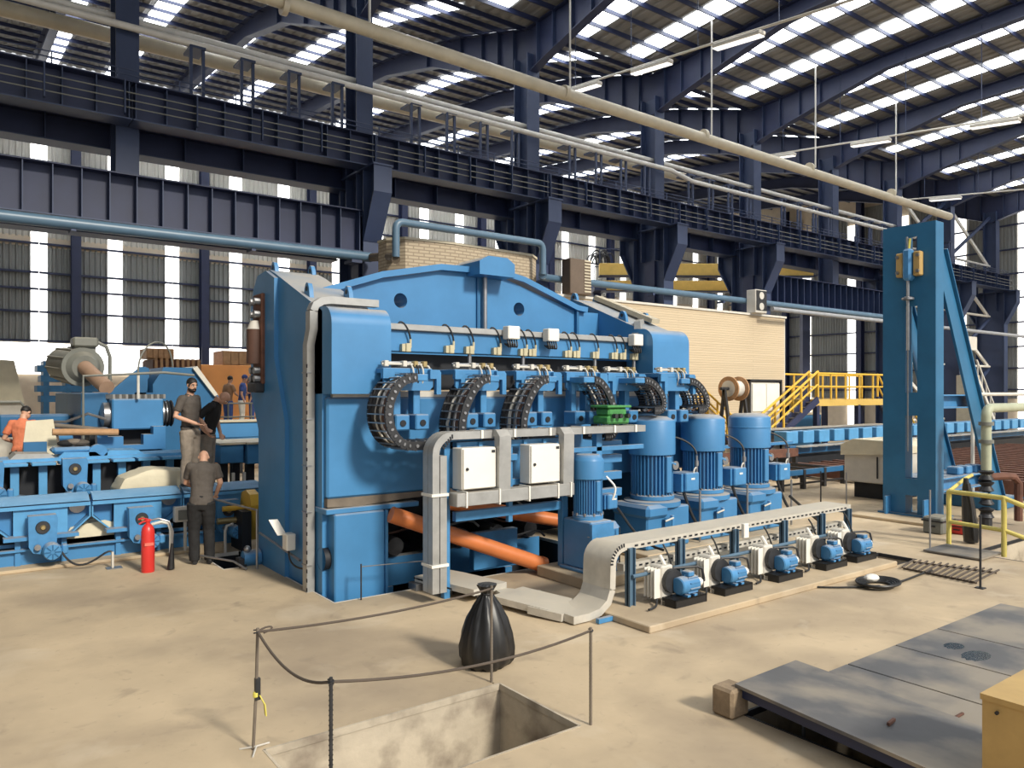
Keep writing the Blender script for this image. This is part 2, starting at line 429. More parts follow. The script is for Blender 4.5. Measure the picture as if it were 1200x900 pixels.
# rafters with haunches, one pair on every column line
def rafter(par, prof, x, bottom, name='rafter'):
    top=[(y,rz(y,prof)) for y,_ in prof]
    g=G(); loc=par.location
    pts=top+list(reversed(bottom))
    g.prism(pts,'x',x-.012,x+.012)
    # bottom and top flange
    g.strip([(x,y,z) for y,z in bottom],(1,0,0),.16,.016)
    g.strip([(x,y,z-.01) for y,z in top],(1,0,0),.16,.014)
    o=g.build(name,NAVY,par,smooth=0)
    # web stiffeners near the knee
    ys=[19.4,18.6,17.7,16.8] if prof is PROF_A else [20.7,21.6,22.6,24.0,26.5]
    for y in ys:
        zb=rz(y,bottom); zt=rz(y,prof)
        G().box(x-.15,x+.15,y-.012,y+.012,zb,zt).build('stiffener',NAVYL,o)
for x in CX:
    if x>57: continue
    rafter(CA,PROF_A,x,[(8.0,15.07),(14.2,14.92),(16.9,14.35),(19.0,13.85),(20,13.55)])
    rafter(CB,PROF_B,x,[(20,13.5),(22,14.2),(26,15.9),(30,16.9),(37,17.65),(43.2,18.2)])

# ---- cladding walls: ribbed sheets, girts, translucent strips
def ribbed(w,h,pitch=.22,d=.05):
    g=G(); n=max(2,int(w/pitch)); vs=[]
    xs=[]
    for i in range(n):
        a=-w/2+w*i/n; p=w/n
        xs+=[(a,0),(a+p*.5,0),(a+p*.65,-d),(a+p*.85,-d)]
    xs.append((w/2,0))
    for x,y in xs: vs+=[(x,y,0),(x,y,h)]
    fs=[(2*i,2*i+2,2*i+3,2*i+1) for i in range(len(xs)-1)]
    return g.add(vs,fs)
WL=G().box(-15,57,43.30,43.5,0,18.9).build('wall_left',BEIGEW,kind='structure')
lw=WL.location
WY=43.2
mA=ribbed(2.66,4.7,.24,.09).mesh('cladding_panel',CLAD,0); mB=ribbed(2.06,4.7,.24,.09).mesh('cladding_panel',CLAD,0)
mA2=ribbed(2.66,8.3,.24,.07).mesh('cladding_panel',CLADL,0); mB2=ribbed(2.06,8.3,.24,.07).mesh('cladding_panel',CLADL,0)
mH=G().box(-3.0,3.0,-.05,.03,-.25,.25).mesh('header_band',BEIGEW,0)
mS=G().box(-.34,.34,-.03,.03,0,13.4).mesh('translucent_strip',STRIPW,0)
mW=G().box(-3.0,3.0,-.03,.03,0,1.5).mesh('translucent_band',STRIPW,0)
mG=G().box(-3.0,3.0,-.06,.06,-.05,.05).mesh('girt',NAVY,0)
mC=G().box(-.2,.2,-.02,.02,0,18).box(-.2,.2,.46,.5,0,18).box(-.02,.02,0,.5,0,18).mesh('wall_column',NAVY,0)
for k in range(-2,9):
    xc=5.05+6.03*k
    rel=lambda x,y,z:(x-lw.x,y-lw.y,z-lw.z)
    if not seen(xc,WY,9,250): continue
    place(mA,'cladding_panel',WL,rel(xc+.15,WY,5.42)); place(mB,'cladding_panel',WL,rel(xc+3.17,WY,5.42)); place(mA2,'cladding_panel',WL,rel(xc+.15,WY,10.5)); place(mB2,'cladding_panel',WL,rel(xc+3.17,WY,10.5)); place(mH,'header_band',WL,rel(xc+1.5,WY+.03,10.3))
    place(mS,'translucent_strip',WL,rel(xc-1.5,WY,5.42)); place(mS,'translucent_strip',WL,rel(xc+1.8,WY,5.42))
    place(mW,'translucent_band',WL,rel(xc+1.5,WY,3.9))
    for z in (5.5,6.9,8.0,8.8,10.2,11.6,12.9,14.2,15.6,17.0): place(mG,'girt',WL,rel(xc+1.5,WY-.12,z))
    place(mC,'wall_column',WL,rel(xc,WY-.75,0))
WE=G().box(56.3,56.5,-6,43.5,0,19).build('wall_far_end',BEIGEW,kind='structure')
le=WE.location
WB=G().box(-15.3,-15,-8,43.5,0,19).build('wall_light_block',CLAD,kind='structure')  # unseen end wall, added to cut sky light on the left-facing sides
pR=ribbed(3.1,14.5).mesh('cladding_panel',CLAD,0)
pS=G().box(-.36,.36,-.03,.03,0,15.5).mesh('translucent_strip',STRIPW,0)
gE=G().box(-.06,.06,-1.95,1.95,-.05,.05).mesh('girt',NAVY,0)
y=41.2; i=0
while y>8:
    rel=lambda x,y,z:(x-le.x,y-le.y,z-le.z)
    place(pR,'cladding_panel',WE,rel(56.2,y,2.6),(0,0,-math.pi/2))
    place(pS,'translucent_strip',WE,rel(56.15,y-1.95,.4),(0,0,-math.pi/2))
    for z in (3.2,4.6,6.0,7.6,9.2,10.8,12.4,14.0): place(gE,'girt',WE,rel(56.05,y-.3,z))
    y-=3.9; i+=1
for y in (37.0,30.6,24.4,17.0,11.0):
    place(mC,'wall_column',WE,(55.5-le.x,y-le.y,-le.z),(0,0,-math.pi/2))

# ---- main column row
YC=20.0
def column(k,x):
    low = k not in (0,5)
    words_=['far left dark blue column standing on the deep lower girder','dark blue column with a flared bracket, left of the beige block enclosure','dark blue column rising behind the beige block enclosure',
            'dark blue column with a wide flared head beside the yellow girder','dark blue column behind the right end of the beige building','dark blue column hung above the right lower girder',
            'dark blue column just left of the blue tower top','dark blue braced column seen right of the blue tower','far right dark blue column by the end wall']
    t=thing('steel_column',words_[k],'column',(x,YC,0 if low else 8.0),group='main column row')
    g=G(); zb=0 if low else 8.0
    zt=14.2
    if low:
        g=G().box(x-.26,x+.26,19.3,19.34,0,9.16).box(x-.26,x+.26,20.86,20.9,0,8.9).box(x-.015,x+.015,19.34,20.86,0,8.9)
        g.build('lower_shaft',NAVYL,t,smooth=0)
        # corbel flaring towards both aisles under the crane girders
        h=G().prism([(19.3,7.2),(18.65,8.45),(18.65,9.2),(21.6,9.2),(21.6,8.45),(20.9,7.2)],'x',x-.02,x+.02)
        h.strip([(x,19.3,7.2),(x,18.65,8.45),(x,18.65,9.2)],(1,0,0),.27,.02)
        h.strip([(x,20.9,7.2),(x,21.6,8.45),(x,21.6,9.2)],(1,0,0),.27,.02)
        h.box(x-.3,x+.3,18.6,20.7,9.16,9.21)
        h.build('bracket',NAVYL,t,smooth=0)
        G().box(x-.4,x+.4,19.25,21.1,0,.05).build('base_plate',NAVY,t)
    u=G().box(x-.25,x+.25,19.75,19.79,max(zb,8.0),zt).box(x-.25,x+.25,20.46,20.5,max(zb,8.0),zt).box(x-.015,x+.015,19.79,20.46,max(zb,8.0),zt)
    u.build('upper_shaft',NAVYL,t,smooth=0)
    if low and k<7:
        G().box(x-.12,x-.02,19.9,20.4,0.05,8).build('web_plate',NAVY,t)
    return t
for k in range(9): column(k,3.4+6.08*k)

# ---- crane girders (one per bay) and the deep transfer girders below
def girder(x0,x1,y,z0,z1,pitch,name,label,cat,fl=.3,group=None,side=-1,m=NAVY):
    t=thing(name,label,cat,((x0+x1)/2,y,z0),group=group)
    G().box(x0,x1,y-.012,y+.012,z0,z1).build('web',m,t)
    G().box(x0,x1,y-fl,y+fl,z0-.03,z0).build('bottom_flange',NAVYL,t)
    G().box(x0,x1,y-fl,y+fl,z1,z1+.03).build('top_flange',m,t)
    n=int((x1-x0)/pitch); me=None
    for i in range(n+1):
        x=x0+.06+(x1-x0-.12)*i/n
        me=me or G().box(-.012,.012,-fl*.9,-.012,0,z1-z0).mesh('stiffener',NAVYL,0)
        place(me,'stiffener',t,(x-t.location.x,0,0))
    return t
lab=['leftmost','left of the second column','over the beige block enclosure','between third and fourth columns','between fourth and fifth columns','left of the tower top','passing behind the tower','right of the tower','farthest right']
for k in range(-1,8):
    x0=3.4+6.08*k; x1=x0+6.06
    girder(x0,x1,19.35,9.25,10.08,.62,'crane_girder','navy crane girder with web stiffeners, bay '+lab[k+1],'girder',group='upper crane girders')
    girder(x0,x1,21.1,8.98,9.6,1.5,'rear_crane_girder','dark rear crane girder seen under the upper girder, bay '+lab[k+1],'girder',group='rear crane girders')
girder(-2.7,9.2,19.62,6.92,8.02,.56,'transfer_girder','deep navy lower girder with close vertical stiffeners at left','girder')
girder(-2.7,9.2,21.2,6.9,7.9,.9,'rear_transfer_girder','shadowed second lower girder just behind the deep left lower girder','girder')
girder(28.0,39.6,19.62,6.9,8.02,.5,'transfer_girder','deep navy lower girder with close stiffeners left of the blue tower','girder')
# bracing between the far columns
for i,(a,b) in enumerate(((3.4+6.08*7,3.4+6.08*8),(3.4+6.08*6,3.4+6.08*7))):
    t=thing('cross_bracing',('pale diagonal cross bracing between the two far right columns','pale diagonal cross bracing just right of the blue tower')[i],'bracing',((a+b)/2,20.1,1.5))
    for z in (1.5,4.6,7.7,10.8):
        for s in (0,1):
            p=(a+.3,20.1+.08*s,z+(3 if s else 0)); q=(b-.3,20.1+.08*s,z+(0 if s else 3))
            G().strip([p,q],(0,1,0),.05,.09).build('diagonal',WHITEP if s else NAVYL,t)
    for z in (1.5,4.6,7.7,10.8): G().cyl((a+.3,20.1,z),(b-.3,20.1,z),.07).build('strut',LGREY,t)

# ---- conductor rail in front of the girder, double white pipes above it
t=thing('conductor_rail','thin triple crane power rails along the front of the upper girder','rail',(20,18.9,9.7))
for z in (9.45,9.62,9.79): G().cyl((-4,18.95,z),(52,18.95,z),.015,6).build('rod',GREYG,t)
me=G().box(-.015,.015,-.02,.10,0,.75).mesh('bracket',NAVYL,0)
x=-3
while x<50: place(me,'bracket',t,(x-20,.0,-.40)); x+=1.55
t=thing('walkway_railing','low navy guard rail running on top of the upper girder','railing',(20,19.05,10.11))
for z in (10.24,10.36): G().cyl((-4,19.1,z),(52,19.1,z),.014,6).build('rail',NAVYL,t)
me=G().box(-.015,.015,-.015,.015,0,.26).mesh('post',NAVYL,0)
x=-3.4
while x<50: place(me,'post',t,(x-20,.05,0)); x+=1.3
def longpipe(name,label,path,r,m,flanges=None):
    t=thing(name,label,'pipe',path[0])
    G().tube(path,r,12).build('pipe_run',m,t)
    if flanges:
        for a,b in flanges: G().cyl(a,b,r*1.45,14).build('flange',m,t)
    return t
longpipe('service_pipe','white upper service pipe, rear one of the pair above the crane girder',[(-6,20.15,11.98),(21,20.0,11.82),(42,20.0,11.7)],.085,WHITEP)
longpipe('service_pipe','white upper service pipe, front one of the pair above the crane girder',[(-6,19.55,11.58),(20,19.5,11.42),(22,19.5,11.42),(23.2,19.5,11.2),(41,19.5,11.2)],.085,WHITEP)
k=0
for i in range(34):
    x=4.75+1.216*i
    if (i%5)==4 or not seen(x,19.5,11): continue
    t=thing('pipe_support','navy twin post pipe support on the girder, %s from the left'%(NUM[k] if k<20 else 'twenty-'+NUM[k-20]),'support',(x,19.5,10.11),group='pipe supports on the crane girder'); k+=1
    if k==1: post=G().box(-.035,.035,-.035,.035,0,1.34).mesh('post',NAVYL,0); bar=G().box(-.03,.34,-.05,.6,1.29,1.35).mesh('crossbar',NAVYL,0)
    place(post,'post',t,(0,0,0)); place(post,'post',t,(.3,.05,0)); place(bar,'crossbar',t,(0,0,0))
t=thing('gas_pipe','thick cream pipe hung under the roof, running across the whole view','pipe',(4,16,11.25))
G().tube([(2,16,11.45),(13,16,11.27),(36.9,16,11.07)],.165,14).build('pipe_run',CREAMP,t)
for x in (5.8,13.7,19.6,25.6,31.6): G().cyl((x-.06,16,11.3),(x+.06,16,11.3),.20,14).build('coupling',CREAMP,t)
for x in (7.8,13.9,20,26,32): G().cyl((x,16,11.4),(x,16,15.3),.03,6).build('hanger_rod',WHITEP,t)
longpipe('cream_duct','cream round duct crossing behind the left column heads',[(-6,22.3,12.35),(26,22.3,12.45)],.2,CREAMP)
# slate blue pipe along the columns, stepping over the beige enclosure
SOOTP=mat('dull brown pipe',(.12,.09,.06),.7)
t=thing('water_pipe','slate blue pipe along the columns, stepping up over the beige enclosure','pipe',(0,19,6.7))
G().tube([(-3,19,6.66),(9.3,19,6.70)],.13,12).build('pipe_run',PIPEB,t)
up=[(8.77,16.55,6.3),(8.77,16.55,6.95)]+arc((8.94,7.0),.17,180,90,4,'xz',16.55)+[(13.2,16.55,7.17)]+arc((13.2,7.0),.17,90,0,4,'xz',16.55)+[(13.37,16.55,6.3)]
G().tube(up,.095,12).build('bridge_run',PIPEB,t)
G().tube([(9.3,19,6.70),(9.1,17.6,6.5),(8.8,16.7,6.32),(8.77,16.55,6.25)],.115,10).build('elbow',SOOTP,t)
G().tube([(13.37,16.55,6.3),(14.2,17.6,6.5),(15.3,18.95,6.7),(15.7,19.1,6.72),(40,19.1,6.72)],.12,12).build('pipe_run',PIPEB,t)
for x in (2.2,6.1): G().box(x-.05,x+.05,18.95,19.4,6.52,6.6).build('saddle',NAVYL,t)
G().box(8.7,9.0,18.9,19.4,6.5,6.58).build('saddle',NAVYL,t)
for x in (17.5,20.5,24.5,30): G().box(x-.05,x+.05,18.98,19.3,6.52,6.6).build('saddle',NAVYL,t)
longpipe('grey_pipe','grey pipe running under the lower girder left of the tower',[(26.5,18.2,6.35),(52,18.2,6.35)],.09,mat('mid grey pipe',(.28,.29,.31),.5))
# lamps on hung conduits
lamp_names=[]
def conduit(x,label,lamps):
    t=thing('lighting_conduit',label,'conduit',(x,19.4,13.0))
    z=lambda y:13.0-(19.4-y)*.115
    G().cyl((x,19.4,z(19.4)),(x,8,z(8)),.035,6).build('tube',LGREY,t)
    for y in (18.5,16,13.5,11): G().cyl((x,y,z(y)),(x,y,15.3),.014,5).build('hanger_rod',NAVYL,t)
    for y,l in lamps:
        q=thing('strip_lamp',l,'lamp',(x,y,z(y)),group='strip lamps under the roof')
        a=math.atan(.115)
        m=Matrix.Translation((x,y,z(y)-.13))@Matrix.Rotation(a,4,'X')
        G().box(-.13,.13,-.75,.75,-.04,.08,c=.03,m=m).build('housing',LGREY,q)
        G().box(-.11,.11,-.72,.72,-.065,-.04,m=m).build('diffuser',LAMP,q)
        for s in (-.5,.5): G().cyl((x,y+s,z(y)-.05+s*.115),(x,y+s,z(y)+s*.115),.02,5).build('bracket',STEEL,q)
conduit(16.3,'conduit line crossing left of the fourth column head',((18.1,'strip lamp hung left of the cream pipe near the fourth column'),(15.2,'strip lamp hung high right above the cream pipe'),(12.2,'strip lamp near the top edge of the view')))
conduit(27.7,'conduit line crossing in front of the fifth column head',((18.7,'strip lamp hung just below the fifth column knee'),(14.8,'strip lamp hung right of the fifth column knee'),(10.6,'strip lamp at the right edge under the third rafter')))
conduit(39.9,'conduit line crossing above the blue tower',((17.5,'strip lamp hung above and right of the blue tower'),))
# yellow gantry crane girder in the rear aisle, its festoon and carriage
P1=Vector((27.4,29.4,9.0)); P2=Vector((36.4,23.0,9.0)); dv=(P2-P1).normalized(); nv=Vector((-dv.y,dv.x,0)); 
t=thing('crane_bridge','mustard yellow double girder crane bridge in the rear aisle','crane',tuple(P1))
for o,z0,h in ((-.9,9.0,.62),(1.2,8.5,.55)):
    a=P1+nv*o; b=P2+nv*o
    m=Matrix.Translation((a.x,a.y,z0))@Matrix.Rotation(math.atan2(dv.y,dv.x),4,'Z')
    L=(P2-P1).length
    G().box(0,L,-.2,.2,0,h,c=.02,m=m).build('box_girder',MUSTARD,t)
    G().box(0,L,-.28,.28,-.05,0,m=m).build('flange',NAVY,t)
    for i in range(9): G().box(L*i/8-.02,L*i/8+.02,-.24,-.2,h,h+.75,m=m).build('post',NAVYL,t)
    G().box(0,L,-.25,-.2,h+.7,h+.75,m=m).build('handrail',NAVYL,t)
for P in (P1,P2): 
    m=Matrix.Translation((P.x,P.y,0))@Matrix.Rotation(math.atan2(dv.y,dv.x),4,'Z')
    G().box(-.3,.3,-1.4,1.7,8.2,8.5,m=m).build('end_carriage',NAVY,t)
    G().box(-.2,.2,-.2,.2,0,8.2,m=m).build('leg',NAVY,t)
g=G()
for i in range(16):
    c=P1+Vector((random.uniform(-.5,.5),random.uniform(-.4,.4),random.uniform(.8,1.15)))
    g.tube(bez(c,c+Vector((.2,.1,.5)),c+Vector((.5,-.2,.5)),c+Vector((.6,-.1,-.1)),8),.04,5)
tag(g.build('cable_bundle',DSTEEL),'tangled dark cable bundle piled on the left end of the yellow crane','cable')
# ================================================================ the plate levelling press
SOOT=mat('dusty worn steel',(0.17,0.14,0.11),.7,var=.25)
PX0,PX1=4.47,12.30     # outer faces of the two housings
PR=thing('levelling_press','huge blue plate levelling press with gabled crosshead, standing in its pit','machine',(8.4,12.0,0))
def housing(x0,x1,name,left):
    """side housing: profile in the Y-Z plane"""
    prof=[(10.75,-1.5),(10.75,4.22),(12.75,5.02),(13.05,5.12),(13.5,5.08),(13.72,4.85),(13.86,4.5),(13.86,3.0),(13.45,2.35),(13.45,-1.5)]
    h=G().prism(prof,'x',x0,x1).build(name,BLUE,PR)
    return h
HL=housing(PX0,5.35,'left_housing',True); HR=housing(11.42,PX1,'right_housing',False)
HL.name='housing'; HR.name='housing.001'
# proud rear plate on the outer left face, with its cranked edge
G().prism([(12.62,4.93),(12.62,3.58),(12.12,2.52),(12.12,-1.5),(13.42,-1.5),(13.42,2.35),(13.84,3.0),(13.84,4.5),(13.70,4.84),(13.48,5.06),(13.05,5.10)],'x',PX0-.07,PX0).build('wear_plate',BLUE,HL)
def frontbox(x0,x1,par):
    r=.28
    prof=[(10.40,2.98)]+[(10.40+r-r*math.cos(math.radians(a)),4.28-r+r*math.sin(math.radians(a))) for a in range(0,91,15)]+[(11.3,4.30),(11.3,2.98)]
    G().prism(prof,'x',x0,x1).build('front_cover',BLUE,par)
frontbox(4.47,5.43,HL); frontbox(11.2,12.28,HR)
# dark round holes in the left face (recessed bores)
def bore(c,r,n,par,name,depth=.12):
    n=Vector(n); c=Vector(c)
    u=n.orthogonal().normalized(); w_=n.cross(u); vs=[];k=18
    for q,d in ((r*1.0,0),(r,-depth)):
        for i in range(k):
            t=2*math.pi*i/k; vs.append(c+n*(d+.004)+u*(q*math.cos(t))+w_*(q*math.sin(t)))
    g=G().add(vs,[(i,(i+1)%k,k+(i+1)%k,k+i) for i in range(k)]+[tuple(range(k,2*k))])
    return g.build(name,VOID,par)
# lower beam: the broad blue front behind the chains, with skirt below
LB=G().box(4.5,12.7,10.64,11.7,1.42,2.93,c=.03)
LB=LB.build('lower_beam',BLUE,PR)
G().box(4.6,12.85,10.66,12.0,2.93,3.02).build('ledge_strip',LGREY,LB)
G().prism([(4.5,1.42),(4.5,1.30),(5.0,1.28),(5.9,1.33),(7.6,1.36),(9,1.42)],'y',10.63,11.6).build('skirt_edge',SOOT,LB)
G().box(4.45,6.0,10.55,11.5,1.20,1.28,c=.01).build('shelf_plate',BLUE,PR)
G().box(4.56,5.38,10.50,11.4,-1.4,1.20,c=.02).build('foot_column',BLUE,PR)
G().box(5.38,5.42,10.48,10.52,-.4,1.2).build('edge_bar',BLUE2,PR)
G().box(5.42,12.8,12.9,13.1,-1.5,3.0).build('shade_sheet',VOID,PR)  # near-black sheet, the shade under the press put into its colour
G().box(11.45,12.3,10.64,11.4,-1.4,1.42,c=.02).build('foot_column',BLUE,PR)
# crosshead gable with its thick rim
gab=[(5.0,3.4),(5.0,4.62),(6.15,5.02),(7.35,5.27),(7.95,5.33),(8.75,5.30),(10.75,4.73),(11.42,4.73),(11.42,3.4)]
def keyhole(outer,holes,n=18):
    pts=list(outer)
    for (cx,cz,r,at) in holes:
        ring=[(cx+r*math.cos(-2*math.pi*i/n+math.pi/2),cz+r*math.sin(-2*math.pi*i/n+math.pi/2)) for i in range(n+1)]
        p=pts[at]
        i=pts.index(p)
        pts=pts[:i+1]+ring+[p]+pts[i+1:]
    return pts
ga=G()
def plate_holes(g,outer_top,zb,x0,x1,y,th,holes,top):
    """wall in XZ with round holes: built as columns of quads between bottom and top with square cells cut round"""
    cuts=sorted({x0,x1,*[p[0] for p in outer_top if x0<=p[0]<=x1],*[c[0]-c[2]*1.3 for c in holes],*[c[0]+c[2]*1.3 for c in holes]})
    def ztop(x):
        for (a,za),(b,zb_) in zip(outer_top,outer_top[1:]):
            if a-1e-6<=x<=b+1e-6: return za+(zb_-za)*(x-a)/(b-a)
    for a,b in zip(cuts,cuts[1:]):
        hol=[c for c in holes if abs((a+b)/2-c[0])<c[2]]
        if not hol:
            g.add([(a,y,zb),(b,y,zb),(b,y,ztop(b)),(a,y,ztop(a))],[(0,1,2,3)]); continue
        cx,cz,r=hol[0]; n=20
        # frame polygon split in two halves around the circle
        for half in (0,1):
            ring=[]
            for i in range(n//2+1):
                t=math.pi/2+math.pi*i/(n//2) if half==0 else math.pi/2-math.pi*i/(n//2)
                ring.append((cx+r*math.cos(t),y,cz+r*math.sin(t)))
            xe=a if half==0 else b
            poly=[(cx,y,ztop(cx))]+ring+[(cx,y,zb),(xe,y,zb),(xe,y,ztop(xe))]
            k=len(poly); f=tuple(range(k))
            g.add(poly,[f if half==0 else tuple(reversed(f))])
        vs=[];k=n
        for d in (0,th):
            for i in range(k):
                t=2*math.pi*i/k; vs.append((cx+r*math.cos(t),y+d,cz+r*math.sin(t)))
        g.add(vs,[(k+i,k+(i+1)%k,(i+1)%k,i) for i in range(k)])
plate_holes(ga,gab[1:-1],3.4,5.0,11.42,12.2,.5,[(6.56,4.66,.135),(9.24,4.68,.135)],None)
GAB=ga.build('crosshead',BLUE,PR,smooth=0)
G().box(5.0,11.4,12.72,12.8,3.3,4.6).build('back_wall',DBLUE,GAB)
# rim along the top of the gable
path=[(4.75,12.4,4.60),(6.15,12.4,5.08),(7.35,12.4,5.33),(8.75,12.4,5.36),(9.3,12.4,5.27),(10.72,12.4,4.80),(11.0,12.4,4.77)]
G().strip(path,(0,1,0),.32,.055).build('rim',BLUE,GAB)
G().prism([(7.98,5.22),(7.98,5.47),(8.18,5.58),(8.62,5.58),(8.80,5.47),(8.80,5.22)],'y',11.75,12.7).build('cap_block',BLUE,GAB)
G().cyl((8.35,12.12,4.15),(8.35,12.12,5.3),.045,12).build('tie_rod',STEEL,GAB)
G().box(10.72,10.78,12.12,12.22,4.1,4.75).build('joint_bar',DBLUE,GAB)
G().box(8.2,8.24,12.16,12.2,4.1,5.25).build('joint_bar',DBLUE,GAB)
# front bar with its cable duct, terminal boxes and sensors
FB=G().box(5.43,11.2,10.85,11.1,3.66,4.0,c=.012).build('front_bar',BLUE,PR)
G().box(5.43,11.05,10.78,10.92,4.0,4.10,c=.01).build('cable_duct',GALV,FB)
G().box(5.45,11.2,11.12,12.4,3.05,3.64).build('recess_shade',VOID,PR)  # solid near-black block, stands in for shade behind the front bar
for x in (7.93,8.83,11.02):
    b=G().box(x-.13,x+.13,10.6,10.78,3.93,4.16,c=.015).build('terminal_box',WHITE,FB)
    q=G()
    for i in range(5): q.tube(bez((x-.1+.05*i,10.68,3.93),(x-.1+.05*i,10.62,3.80),(x-.05+.03*i,10.6,3.74),(x-.08+.05*i,10.78,3.86),6),.014,5)
    q.build('cable_tail',BLACK,b)
SENS=mat('beige sensor housing',(.50,.45,.30),.5)
sen=None
sx=[5.93,6.75,7.15,7.72,8.3,8.5,9.35,9.56,10.05,10.55,10.78,11.12]
for i,x in enumerate(sx):
    if sen is None:
        sen=G().box(-.045,.045,-.08,.02,-.05,.09,c=.01).box(-.11,-.05,-.06,.02,-.04,.08).cyl((.05,-.04,.02),(.05,-.04,.16),.02,8).mesh('sensor',SENS)
        wire=G().tube(bez((.05,-.04,.15),(.03,-.06,.3),(-.1,-.05,.5),(-.16,-.02,.40),8),.016,6).mesh('sensor_cable',BLACK)
    o=place(sen,'sensor',FB,(x-8.315,10.85-10.975+0.0,3.72-3.66)); o.location=Vector((x,10.83,3.70))-(FB.location+PR.location)
    place(wire,'sensor_cable',o,(0,0,0))
    if i in (2,4,8,11): G().cyl((x,10.84,3.36),(x,10.84,3.66),.035,8).build('slide_rod',STEEL,FB)
# lifting lugs
def lug(y,z,x,par):
    a=[(y-.13,z-.06),(y-.10,z+.09),(y-.05,z+.18),(y,z+.20),(y+.05,z+.18),(y+.10,z+.09),(y+.13,z-.06)]
    l=G().prism(a,'x',x-.035,x+.035).build('lifting_lug',BLUE,par)
    G().cyl((x-.04,y,z+.10),(x+.04,y,z+.10),.04,12).build('eye',DSTEEL,l)
for par,x0,x1 in ((HL,4.58,5.25),(HR,11.52,12.2)):
    for x in (x0,x1):
        lug(11.55,4.54,x,par); lug(13.1,5.08,x,par)
# rod clamp assembly on the rear edge of the left face
CL=G().box(4.34,4.42,13.08,13.55,3.15,4.72,c=.02).build('clamp_plate',RUST,HL)
for z in (4.58,4.36,3.38,3.24):
    for y in (13.18,13.40): G().cyl((4.24,y,z),(4.35,y,z),.06,8).build('bolt',STEEL,CL)
G().cyl((4.3,13.3,3.5),(4.3,13.3,4.1),.14,12).build('hose_sleeve',BROWN,CL)
G().cyl((4.3,13.3,4.08),(4.3,13.3,4.25),.14,12,r1=.08).build('ferrule',LGREY,CL)
G().box(4.22,4.42,13.1,13.5,3.0,3.18,c=.03).build('clamp_block',DSTEEL,CL)
# cable channel climbing the left face, bending over the top of the front cover
CH=thing('cable_channel','galvanised cable channel climbing the left side of the press and bending over its top','cable channel',(4.4,11.0,0))
chp=[(4.38,11.05,-.3),(4.38,11.05,3.72),(4.38,10.93,3.95),(4.38,10.93,4.22)]+[(4.38+ .28-.28*math.cos(math.radians(a)),10.93,4.22+.18*math.sin(math.radians(a))) for a in (30,60,90)]+[(5.45,10.93,4.40)]
G().strip([p for p in chp[:4]],(0,1,0),.085,.06).build('duct',GALV,CH)
G().strip(chp[3:],(0,1,0),.085,.055).build('elbow',GALV,CH)
me=G().box(-.07,.01,-.1,.1,-.01,.01).mesh('strap',STEEL,0)
for z in (.4,1.2,1.9,2.6,3.3): place(me,'strap',CH,Vector((4.38,11.05,z))-CH.location)
me=G().box(-.062,-.055,-.095,-.055,-.028,.028).mesh('slot',VOID,0)
for i in range(26): place(me,'slot',CH,Vector((4.38,11.05,-.1+.14*i))-CH.location)
# round bores and small box on the left face
for (y,z,r) in ((10.95,3.20,.15),(10.78,.52,.17),): bore((4.47,y,z),r,(-1,0,0),HL,'bore')
JB=thing('junction_box','small white junction box on the left side of the press near the floor','box',(4.35,11.72,.55))
G().box(4.25,4.40,11.62,11.82,.52,.78,c=.015).build('case',WHITE,JB)
G().strip([(4.25,11.83,.74),(4.15,11.95,.98)],(1,-.2,0),.07,.01).build('open_lid',WHITE,JB)
G().tube(bez((4.32,11.72,.52),(4.3,11.7,.3),(4.36,11.5,.25),(4.4,11.2,.3),8),.015,5).build('cable',BLACK,JB)
# flat cable tray lying on top of the right housing
TR=thing('cable_tray','dusty cable tray lying along the sloping top of the right housing','cable tray',(12.2,12.0,4.9))
G().strip([(12.15,13.0,5.2),(12.15,11.2,4.52)],(1,0,0),.12,.05).build('tray',CREAMP,TR)
G().strip([(11.75,11.25,4.5),(11.4,11.0,4.42),(11.3,10.88,4.25),(11.15,10.88,4.08)],(0,1,0),.09,.05).build('drop_duct',GALV,TR)

# ---------------- drag chains and their carriages
LK=None
def chain_path(x,mir,ci,zt=3.22,zb=2.22):
    """points on the chain centre line in X-Z, from the carriage end to the fixed end"""
    s=-1 if mir else 1
    zc=(zt+zb)/2; r=(zt-zb)/2; rx=.40 if ci==0 else .27; sh=.04 if ci==0 else .34; tail=.75 if ci==0 else .5 if ci<3 else .12
    pts=[];k=14
    for i in range(k+1):
        a=math.radians(84+186*i/k)
        pts.append((x+s*(rx+rx*math.cos(a)+sh*(.5+.5*math.sin(a))-(.1 if ci else 0)),zc+r*math.sin(a)))
    n=5 if ci==0 else 3
    for i in range(1,n+1): pts.append((x+s*(rx+tail*i/n-(.1 if ci else 0)),zb))
    return pts
CHN=['leftmost cable drag chain, hanging beside the left front cover','cable drag chain hanging above the left white cabinet','cable drag chain hanging above the right white cabinet',
     'cable drag chain ending behind the green box','cable drag chain hanging behind the first big motor','cable drag chain at the right end of the press']
CHX=[(5.02,0),(6.26,0),(7.44,0),(9.55,1),(10.80,1),(12.05,1)]
Y0,Y1=9.72,10.30
